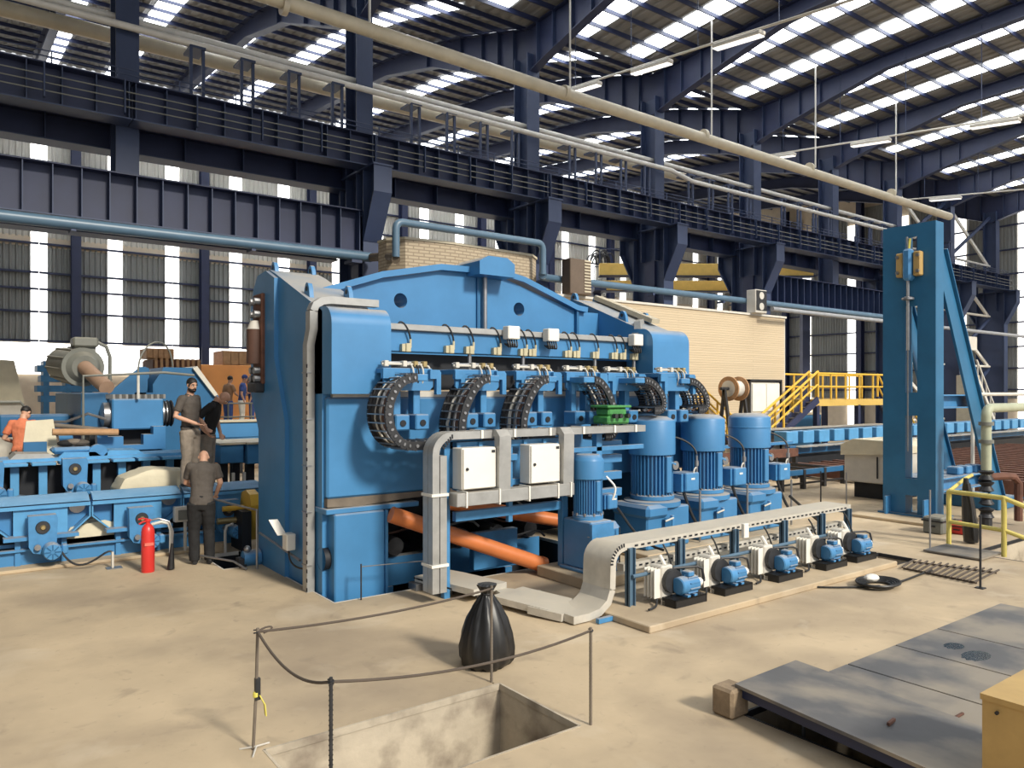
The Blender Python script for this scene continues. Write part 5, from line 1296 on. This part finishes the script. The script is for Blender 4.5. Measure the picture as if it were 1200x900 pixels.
# ---- far background left
t=thing('orange_container','orange steel container wall behind the people, far background','container',(9,33,0))
G().box(8.3,10.9,32.5,34.5,0,4.15,c=.02).build('front_panel',CARTON,t)
for i in range(9): G().box(6.55+.2*i,6.65+.2*i,32.4,34.5,0,4.35).build('side_rib',WOOD,t)
G().box(6.5,8.3,32.5,34.5,0,4.3).build('side_panel',RUST,t)
for i,(x0,x1,z1,l) in enumerate(((6.3,7.3,4.75,'ragged wooden crate on top of the orange container, left one'),(9.2,10.8,4.75,'pale wooden crate on top of the orange container, right one'))):
    t=thing('wooden_crate',l,'crate',((x0+x1)/2,33,4.3)); z0=4.36 if i==0 else 4.16
    G().box(x0,x1,32.6,34,z0,z1).build('case',WOOD,t)
    for k in range(5): G().box(x0+(x1-x0)*k/5+.02,x0+(x1-x0)*(k+1)/5-.02,32.56,32.6,z0+.02,z1-.02).build('slat',WOOD,t)
t=thing('work_platform','pale raised work platform on which the distant people stand','platform',(8.8,30,0))
G().box(6.6,10.8,28.6,31.2,1.45,1.6).build('deck',CREAMP,t); G().box(6.6,10.8,28.5,28.6,1.0,1.5).build('fascia',BLUE,t)
for x in (6.8,8.7,10.6): G().box(x-.1,x+.1,28.6,28.8,0,1.2).build('leg',VOID,t)
for z in (2.1,2.6): G().cyl((6.6,28.65,z),(10.8,28.65,z),.03,6).build('rail',GREYG,t)
for i in range(6): G().cyl((6.6+.84*i,28.65,1.6),(6.6+.84*i,28.65,2.6),.03,6).build('post',GREYG,t)
t=thing('covered_machine','tall machine under a pale dust sheet at the left edge','machine',(.6,26,0))
G().prism([(-1.0,2.7),(-.9,3.7),(.5,3.95),(1.5,3.9),(1.75,2.7)],'y',25.5,28).build('dust_sheet',CANVAS,t); G().box(-1,1.7,25.6,28,0,2.7).build('body',LGREY,t)
t=thing('blue_stack','stack of light blue machine frames far behind at left','frame',(3,28,0))
for i in range(4): G().box(2.35-.1*(i%2),3.9+.1*(i%2),28,29,2.7+.32*i,2.9+.32*i).build('frame',BLUE2,t)
for x in (2.5,3.1,3.7): G().box(x-.08,x+.08,28.02,28.9,0,4.0).build('post',BLUE,t)
t=thing('grey_railing','thin grey railing at the left edge before the dust sheet','railing',(.8,24,0)); G().tube([(-.6,24,2.75),(1.55,24,2.75),(1.65,24,2.6),(1.65,24,0)],.04,8).build('handrail',GREYG,t); G().cyl((-.6,24,2.3),(1.6,24,2.3),.03,8).build('mid_rail',GREYG,t)
for x in (-.5,.5): G().cyl((x,24,0),(x,24,2.75),.03,8).build('post',GREYG,t)
t=thing('leaning_board','cream board leaning behind the person in the coral shirt','board',(1.5,18.2,1.7)); G().prism([(1.2,1.72),(1.28,2.42),(1.75,2.45),(1.85,1.72)],'y',18.25,18.3).build('sheet',CANVAS,t); G().box(1.22,1.62,18.05,18.2,1.72,2.0).build('box',DBLUE,t)
t=thing('folded_cloth','heap of dark folded cloth lying on a blue cover plate','cloth',(2.0,17.6,1.85)); 
for i in range(3): G().ball((1.92+.12*i,17.6,1.98+.02*(i%2)),(.17,.12,.07)).build('fold',[BLACKCLOTH,SOOT,GREYCLOTH][i],t)
t=thing('cover_plate','light blue round-edged cover plate on the rear roller table','plate',(2.0,17.6,1.75)); G().box(1.65,2.35,17.4,17.9,1.78,1.91,c=.05).build('plate',BLUE2,t); G().cyl((2.45,17.35,1.78),(2.45,17.5,1.78),.17,18).build('bearing_end',BLUE2,t)
# ---- fire extinguisher
FE=thing('fire_extinguisher','red carbon dioxide fire extinguisher standing on the floor','fire extinguisher',(2.69,13.84,0))
G().lathe([(.03,0),(.098,0),(.104,.02),(.104,.67),(.09,.74),(.055,.79),(.04,.80)],c=(2.69,13.84,0),n=26).build('cylinder',RED,FE)
G().lathe([(.035,.79),(.035,.84),(.05,.845),(.05,.88)],c=(2.69,13.84,0),n=12).build('valve',RED,FE)
G().strip([(2.69,13.84,.88),(2.60,13.80,.91),(2.53,13.78,.90)],(0,1,0),.018,.01).build('handle',RED,FE); G().strip([(2.69,13.84,.86),(2.60,13.80,.85),(2.54,13.78,.82)],(0,1,0),.018,.01).build('lever',RED,FE)
G().box(2.62,2.76,13.732,13.745,.45,.5).build('label_strip',mat('faded red label',(.72,.16,.12),.5),FE)
G().tube([(2.74,13.84,.86),(2.85,13.8,.88),(3.0,13.75,.82),(3.06,13.75,.65),(3.05,13.75,.45)],.018,8).build('hose',STEEL,FE)
G().cyl((3.05,13.75,.45),(3.03,13.76,.02),.022,14,r1=.062).build('horn',BLACK,FE)
# ================================================================ foreground
# posts and rope round the pit
PST=[((2.08,6.40),1.02,'bent rusty rebar post with a yellow tag at the far left pit corner'),((2.16,5.04),1.0,'dark rebar post at the near left pit corner, bottom of the view'),((4.52,6.44),1.0,'rebar post in front of the black bag at the back pit corner'),((4.66,5.08),.88,'thin rebar post at the right pit corner')]
tops=[]
for i,((x,y),h,l) in enumerate(PST):
    t=thing('rebar_post',l,'post',(x,y,0),group='posts round the pit')
    p=[(x-.02,y+.02,0),(x,y,h*.5),(x+.012,y,h)] if i==0 else [(x,y,0),(x,y,h)]
    G().tube(p,.014,8).build('rod',SOOT if i!=1 else DSTEEL,t); tops.append(Vector((x+(.012 if i==0 else 0),y,h-.03)))
    g=G()
    for k in range(int(h/.035)): g.cyl((x,y,.03+.035*k),(x,y,.038+.035*k),.0165,6)
    if i!=0: r_=g.build('rib_rings',SOOT if i!=1 else DSTEEL,t); r_['kind']='stuff'
    if i==0:
        G().box(x-.012,x+.03,y-.02,y+.02,.42,.60).build('splice',DSTEEL,t)
        G().strip([(x+.02,y-.02,.46),(x+.06,y-.03,.38),(x+.07,y-.03,.28)],(0,1,0),.018,.004).build('yellow_tag',YTAPE,t); G().lathe([(.016,.44),(.024,.45),(.024,.48),(.016,.49)],c=(x-.005,y,0),n=10).build('tape_ring',YTAPE,t)
        for a in (.4,2.5,4.2): G().cyl((x,y,.03),(x+.14*math.cos(a),y+.14*math.sin(a),.005),.008,6).build('foot_wire',LGREY,t)
    if i==2: G().cyl((x,y-.03,-.95),(x,y-.03,0),.012,6).build('lower_rod',SOOT,t)
    G().tube([(x+.02*math.cos(a),y+.02*math.sin(a),h-.05+.004*a) for a in [k*.7 for k in range(14)]],.006,5).build('knot',DSTEEL,t)
ROPE=mat('grey brown rope',(.09,.07,.055),.85)
def rope(a,b,d,l): tag(G().tube(sag(a,b,d,18),.0115,7).build('rope',ROPE),l,'rope')
rope(tops[0],tops[2],.05,'rope from the far left pit post to the post at the bag')
rope(tops[0],tops[1],.14,'slack rope along the left side of the pit')
rope(tops[1],tops[3],.10,'rope crossing in front of the black bag to the right pit post')
tag(G().tube(bez(tops[0],tops[0]+V(.1,.02,.05),tops[0]+V(.2,.02,.0),tops[0]+V(.05,0,-.02),8),.009,6).build('rope_end',ROPE),'loose looped rope end tied at the far left pit post','rope')
# black bag
BG=thing('trash_bag','full black plastic trash bag with a tied neck standing by the pit','bag',(4.78,6.90,0))
rnd=random.Random(3); prof=[(.02,0.0),(.25,.0),(.30,.06),(.31,.18),(.285,.33),(.23,.50),(.155,.65),(.09,.74),(.055,.78),(.075,.82),(.11,.88),(.05,.90)]
n=44; vs=[];fs=[]
for i,(r,z) in enumerate(prof):
    for j in range(n):
        a=2*math.pi*j/n; f=1+(.035+.06*min(1,z/.7))*math.sin(a*9+z*3)+.03*math.sin(a*17+z*7)+.05*math.sin(a*3+2)
        vs.append((r*f*math.cos(a),r*f*math.sin(a)*.92,z+.012*math.sin(a*5+i)*(1 if 0<i<9 else 0)))
for i in range(len(prof)-1):
    for j in range(n): fs.append((i*n+j,i*n+(j+1)%n,(i+1)*n+(j+1)%n,(i+1)*n+j))
fs+=[tuple(range(n-1,-1,-1)),tuple(range((len(prof)-1)*n,len(prof)*n))]
G().add(vs,fs).build('bag_body',BAGM,BG,world=False,smooth=70)
G().tube([(.058*math.cos(a),.055*math.sin(a),.78) for a in [2*math.pi*k/14 for k in range(15)]],.012,6,cap=False).build('tie',BLACK,BG,world=False)
# steel plates over the right hand pit
for i,(x0,x1,l) in enumerate(((6.98,7.88,'steel floor plate next to the tilted one, with two slots'),(7.905,8.92,'steel floor plate, second flat one from the tilted plate'),(8.945,9.97,'steel floor plate with two dark oil stains'),(9.995,11.9,'wide steel floor plate at the right edge, farthest from the tilted one'))):
    t=thing('floor_plate',l,'floor plate',((x0+x1)/2,3,0),group='steel plates over the floor opening')
    G().box(x0,x1,.9 if x0>7.2 else 2.36,4.48,.006,.034,c=.004).build('plate',SLATE,t)
    if i==2:
        for (x,y,a,b_) in ((9.45,4.05,.14,.10),(9.30,3.75,.22,.13)):
            G().add([(x+a*math.cos(2*math.pi*k/22)*(1+.1*math.sin(3*k)),y+b_*math.sin(2*math.pi*k/22),.0345) for k in range(22)],[tuple(range(22))]).build('oil_stain',OIL,t)
    if i==0:
        for (x,y) in ((7.42,3.14),): G().box(x-.09,x+.09,y-.015,y+.015,.034,.055,c=.006).build('lifting_slot',RUST,t)
t=thing('floor_plate','tilted steel plate propped up on a concrete block','floor plate',(6.6,3.6,0))
A=(5.86,4.42,.30);B_=(7.42,4.80,.085);C_=(7.22,2.36,.085);D=(5.60,2.36,.31)
th=.03; vs=[A,B_,C_,D]+[(p[0],p[1],p[2]-th) for p in (A,B_,C_,D)]
G().add(vs,[(3,2,1,0),(4,5,6,7),(0,1,5,4),(1,2,6,5),(2,3,7,6),(3,0,4,7)]).build('plate',SLATE,t)
G().strip([(5.90,4.38,.23),(5.64,2.38,.24)],(0,0,1),.05,.012).build('edge_angle',NAVY,t)
G().strip([(6.27,3.20,.245),(6.45,3.24,.225)],(0,1,0),.012,.012).build('lifting_slot',RUST,t)
G().cyl((6.15,3.9,-.6),(6.15,3.9,.22),.015,8).build('prop_rod',STEEL,t)
t=thing('concrete_block','rough concrete block propping up the tilted plate','block',(5.86,4.5,0))
g=G().box(5.74,6.0,4.36,4.60,0,.27,c=.025); g.build('block',BLOCKM,t); 
# tan steel box bottom right
t=thing('steel_box','tan painted steel box at the bottom right corner','box',(6.5,1.6,0))
G().box(5.80,7.1,.9,2.30,0,.86).build('body',TAN,t); G().box(5.79,7.11,.89,2.31,.86,.90).build('lid',TAN,t); G().cyl((5.79,2.2,.8),(5.77,2.2,.8),.012,8).build('bolt',DSTEEL,t)
# small posts by the trench edge
t=thing('edge_post','thin dark post with a rail on the slab edge in front of the press','post',(4.80,10.12,0))
G().cyl((4.80,10.12,0),(4.80,10.12,.52),.012,8).build('rod',DSTEEL,t); G().cyl((4.80,10.12,.48),(5.9,10.05,.44),.008,6).build('rail',STEEL,t)
# ================================================================ people
def loft(g, rings, n=18):
    vs=[];fs=[]
    for c,rx,ry,rv,fv in rings:
        for j in range(n):
            t=2*math.pi*j/n; ct,st=math.cos(t),math.sin(t)
            # slightly squared ellipse
            vs.append(c+rv*(rx*math.copysign(abs(ct)**.88,ct))+fv*(ry*math.copysign(abs(st)**.88,st)))
    for i in range(len(rings)-1):
        for j in range(n): fs.append((i*n+j,i*n+(j+1)%n,(i+1)*n+(j+1)%n,(i+1)*n+j))
    fs+=[tuple(range(n-1,-1,-1)),tuple(range((len(rings)-1)*n,len(rings)*n))]
    g.add(vs,fs)

def skin_up(o, voxel, it=4):
    b=bmesh.new(); b.from_mesh(o.data); bmesh.ops.recalc_face_normals(b,faces=b.faces[:]); b.to_mesh(o.data); b.free()
    r=o.modifiers.new('remesh','REMESH'); r.mode='VOXEL'; r.voxel_size=voxel; r.use_smooth_shade=True
    s=o.modifiers.new('smooth','SMOOTH'); s.factor=.5; s.iterations=it

def human(label, loc, rz, H=2.1, lean=5, twist=0, head=(10,0), rarm=None, larm=None, rleg=None, lleg=None,
          shirt=GREYCLOTH, trousers=KHAKI, hair=None, beard=False, far=False, shoes=BLACK, group=None, belt=None, side=0):
    """local frame: x to the person's right, y forwards, z up; arms are (elbow, wrist), legs are (knee, ankle), in units of H"""
    t=thing('person',label,'person',loc,rz,group)
    L=math.radians(lean); up=Vector((math.sin(math.radians(side)),math.sin(L),math.cos(L))).normalized()
    tw=math.radians(twist); rv=Vector((math.cos(tw),math.sin(tw),0)); rv=(rv-up*rv.dot(up)).normalized(); fv=up.cross(rv)
    hip=Vector((0,0,.515))
    P=lambda h,f=0,r=0: hip+up*(h-.515)+fv*f+rv*r
    hp,hy=math.radians(head[0]),math.radians(head[1])
    neck=P(.845,.005); skull=P(.915,.022+.03*math.sin(L))
    # head frame
    hu=(up*math.cos(hp*.6)+fv*math.sin(hp*.6)).normalized()
    hr=(rv*math.cos(hy)+fv*math.sin(hy)); hr=(hr-hu*hr.dot(hu)).normalized(); hf=hu.cross(hr)
    hf=(hf*math.cos(hp*.5)-hu*math.sin(hp*.5)).normalized(); hu=hr.cross(hf)
    hc=neck+hu*.082+hf*.012
    MH=Matrix((( hr.x,hf.x,hu.x,hc.x),(hr.y,hf.y,hu.y,hc.y),(hr.z,hf.z,hu.z,hc.z),(0,0,0,1)))
    shR=P(.812,0,.098); shL=P(.812,0,-.098)
    rarm=rarm or ((.135,.0,.64),(.13,.05,.50)); larm=larm or ((-.135,.0,.64),(-.13,.05,.50))
    rleg=rleg or ((.055,.01,.28),(.06,-.01,.04)); lleg=lleg or ((-.055,.01,.28),(-.06,-.01,.04))
    hr_=hip+Vector((.048,0,-.01)); hl_=hip+Vector((-.048,0,-.01))
    def sc(g): g.v=[tuple(Vector(p)*H) for p in g.v]; return g
    def limb(g,pts,rs,n=12):
        out=[];R=[]
        pts=[Vector(p) for p in pts]
        for i in range(len(pts)-1):
            for k in range(4):
                f=k/4; out.append(pts[i].lerp(pts[i+1],f)); R.append(rs[i]+(rs[i+1]-rs[i])*f)
        out.append(pts[-1]); R.append(rs[-1]); g.tube(out,R,n)
    def torso(g,k=1.0,lo=.49,top=True):
        rr=[(lo,.082,.058,0),(.53,.088,.062,0),(.58,.080,.056,.002),(.63,.080,.056,.006),(.70,.092,.062,.008),(.76,.098,.062,.004),(.805,.088,.050,0),(.83,.050,.040,0)]
        loft(g,[(P(h,f),a*k,b*k,rv,fv) for h,a,b,f in rr])
    # body: one continuous surface
    g=G(); torso(g,.95)
    limb(g,[P(.80),P(.86,.012),P(.89,.02)],[.036,.033,.033])
    m=MH
    g.ball((0,-.008,.012),(.0405,.052,.052),16,12,m); g.ball((0,.012,-.018),(.034,.037,.044),14,10,m); g.ball((0,.026,-.040),(.020,.018,.018),10,8,m)
    if not far:
        g.tube([m@Vector((0,.044,.012)),m@Vector((0,.056,-.008)),m@Vector((0,.052,-.014))],[.006,.010,.008],8)
    for s in (-1,1): g.ball((s*.041,-.006,-.002),(.007,.012,.018),8,6,m)
    for sh,(e,w_),s in ((shR,rarm,1),(shL,larm,-1)):
        e=Vector(e); w_=Vector(w_)
        limb(g,[P(.78,0,.04*s),sh-up*.016,e,w_],[.03,.030,.023,.0165]); 
        d=(w_-e).normalized(); side_=d.cross(Vector((0,0,1)) if abs(d.z)<.9 else Vector((0,1,0))).normalized(); pn=d.cross(side_).normalized()
        if pn.y<0: pn=-pn
        side_=pn.cross(d).normalized()
        pc=w_+d*.028
        loft(g,[(w_,.014,.011,side_,pn),(w_+d*.02,.021,.011,side_,pn),(w_+d*.05,.022,.010,side_,pn)],12)
        if not far:
            for k,(o,l) in enumerate(((-.0165,.040),(-.0055,.048),(.0055,.045),(.0165,.036))):
                b0=w_+d*.046+side_*o; b1=b0+d*l*.5+pn*.008; b2=b0+d*l*.8+pn*.026
                g.tube([b0,b1,b2],[.0062,.0058,.005],7)
            th=w_+d*.015-side_*.017*s; g.tube([th,th+d*.022-side_*.014*s+pn*.006,th+d*.042-side_*.013*s+pn*.018],[.0075,.007,.0055],7)
    for hh,(k,a) in ((hr_,rleg),(hl_,lleg)): limb(g,[hh,k,a],[.055,.036,.024])
    body=sc(g).build('body',SKIN,t,world=False); skin_up(body,.010 if not far else .024,3)
    # shirt
    g=G(); torso(g,1.07,.475)
    limb(g,[P(.81),P(.848,.004)],[.046,.040])
    for sh,(e,w_) in ((shR,rarm),(shL,larm)):
        e=Vector(e); q=P(.795,0,.035 if (sh-hip).dot(rv)>0 else -.035); limb(g,[q,sh-up*.012,sh.lerp(e,.42),sh.lerp(e,.75)],[.036,.040,.038,.036]); g.ball(sh-up*.014,.040,12,8)
    o=sc(g).build('shirt',shirt,t,world=False); skin_up(o,.014 if not far else .028,3)
    if not far:
        tx=bpy.data.textures.get('cloth') or bpy.data.textures.new('cloth','CLOUDS'); tx.noise_scale=.16
        d_=o.modifiers.new('folds','DISPLACE'); d_.texture=tx; d_.strength=.035; d_.mid_level=.5
    # trousers
    g=G(); rr=[(.445,.080,.058),(.49,.092,.066),(.53,.092,.066),(.565,.086,.060)]
    loft(g,[(P(h),a,b,rv,fv) if h>.5 else (hip+Vector((0,0,h-.515)),a,b,rv,Vector((-rv.y,rv.x,0))) for h,a,b in rr])
    for hh,(k,a) in ((hr_,rleg),(hl_,lleg)):
        limb(g,[hh,k,Vector(a)+Vector((0,0,-.012))],[.066,.047,.041])
    o=sc(g).build('trousers',trousers,t,world=False); skin_up(o,.014 if not far else .028,3)
    if not far:
        d_=o.modifiers.new('folds','DISPLACE'); d_.texture=tx; d_.strength=.03; d_.mid_level=.5
    for (k,a),s in ((rleg,1),(lleg,-1)):
        a=Vector(a); g=G(); fw=Vector((.12*s,1,0)).normalized(); rw=Vector((fw.y,-fw.x,0))
        loft(g,[(Vector((a.x,a.y,a.z-.04))+fw*f+Vector((0,0,h)),rx,h,rw,Vector((0,0,1))) for f,rx,h in ((-.035,.018,.016),(-.02,.024,.026),(.02,.025,.030),(.06,.027,.020),(.092,.022,.014),(.102,.010,.010))],12)
        sc(g).build('shoe',shoes,t,world=False)
    if belt: 
        g=G(); loft(g,[(P(.538),.094,.068,rv,fv),(P(.556),.092,.066,rv,fv)]); sc(g).build('belt',belt,t,world=False)
    if hair:
        g=G(); g.ball((0,-.014,.022),(.0455,.054,.050),16,10,m)
        for s in (-1,1): g.ball((s*.036,.008,.006),(.008,.012,.020),8,6,m)
        h_=sc(g).build('hair',hair,t,world=False); 
    if not far:
        for s in (-1,1):
            e=sc(G().ball((s*.0165,.0395,.004),(.0075,.006,.005),10,6,m)).build('eye',WHITE,t,world=False)
            sc(G().ball((s*.0165,.0445,.004),(.0036,.0025,.004),8,6,m)).build('iris',HAIR,e,world=False)
            sc(G().tube([m@Vector((s*.008,.047,.016)),m@Vector((s*.018,.045,.019)),m@Vector((s*.028,.038,.014))],.0035,6)).build('eyebrow',HAIR if hair else SOOT,t,world=False)
        sc(G().tube([m@Vector((-.013,.043,-.034)),m@Vector((0,.049,-.033)),m@Vector((.013,.043,-.034))],.003,6)).build('mouth',mat('lip',(.35,.13,.10),.5),t,world=False)
        if beard:
            g=G(); g.ball((0,.010,-.036),(.0365,.040,.030),14,10,m); g.tube([m@Vector((-.016,.044,-.024)),m@Vector((0,.050,-.021)),m@Vector((.016,.044,-.024))],.005,6)
            sc(g).build('beard',HAIR,t,world=False)
    return t
W1=human('bald person in grey brown shirt and black trousers bending forward beside the fire extinguisher',(3.57,13.95,0),-.25,2.12,lean=14,head=(45,0),side=3,
    rarm=((.150,.06,.655),(.115,.135,.545)),larm=((-.12,.13,.66),(-.02,.24,.60)),rleg=((.06,.02,.28),(.065,-.02,.04)),lleg=((-.055,.03,.28),(-.05,.0,.04)),shirt=GREYCLOTH,trousers=BLACKCLOTH)
W2=human('person with dark hair and beard in a grey brown shirt standing on the roller table',(3.74,15.42,1.2),-2.45,2.10,lean=-1,head=(14,-22),hair=HAIR,beard=True,
    rarm=((.165,-.03,.645),(.07,.12,.575)),larm=((-.14,-.02,.645),(-.11,.09,.53)),belt=BLACKCLOTH)
W3=human('person with shaved head in a black shirt looking down, standing beside the bearded one',(4.16,15.8,1.12),-2.15,2.04,lean=14,head=(42,0),shirt=BLACKCLOTH,trousers=KHAKI,
    rarm=((.16,-.06,.65),(.135,.04,.535)),larm=((-.13,.05,.65),(-.08,.10,.52)),belt=BLACK)
W4=human('person in a coral shirt seen from behind at the left edge',(1.28,19.4,.66),-.35,2.10,lean=6,head=(28,-25),hair=HAIR,shirt=CORAL,trousers=GREYCLOTH,
    rarm=((.165,.02,.645),(.11,.15,.60)),larm=((-.165,.02,.645),(-.11,.14,.60)))
t=thing('step_block','low steel step block under the person in the coral shirt','step',(1.28,19.4,0)); G().box(.85,1.7,19.0,19.8,0,.645).build('block',DBLUE,t); G().box(.83,1.72,18.98,19.82,.63,.66).build('tread',STEEL,t)
human('distant person in a tan vest by the orange container, leftmost of the three',(8.55,29.6,1.6),-1.2,2.05,lean=3,hair=HAIR,shirt=mat('tan vest',(.30,.17,.10),.8),trousers=BLUECLOTH,far=True,rarm=((.15,.05,.66),(.08,.16,.62)))
human('distant person in blue with a raised blue cap and white trousers, middle of the three',(9.0,29.4,1.6),-1.9,2.10,lean=4,hair=BLUECLOTH,shirt=BLUECLOTH,trousers=WHITE,far=True,larm=((-.15,.05,.66),(-.06,.18,.66)))
human('distant person in blue work clothes close to the press, rightmost of the three',(9.5,29.7,1.6),1.2,2.0,lean=6,hair=HAIR,shirt=BLUECLOTH,trousers=BLUECLOTH,far=True,rarm=((.15,.06,.66),(.06,.18,.64)))
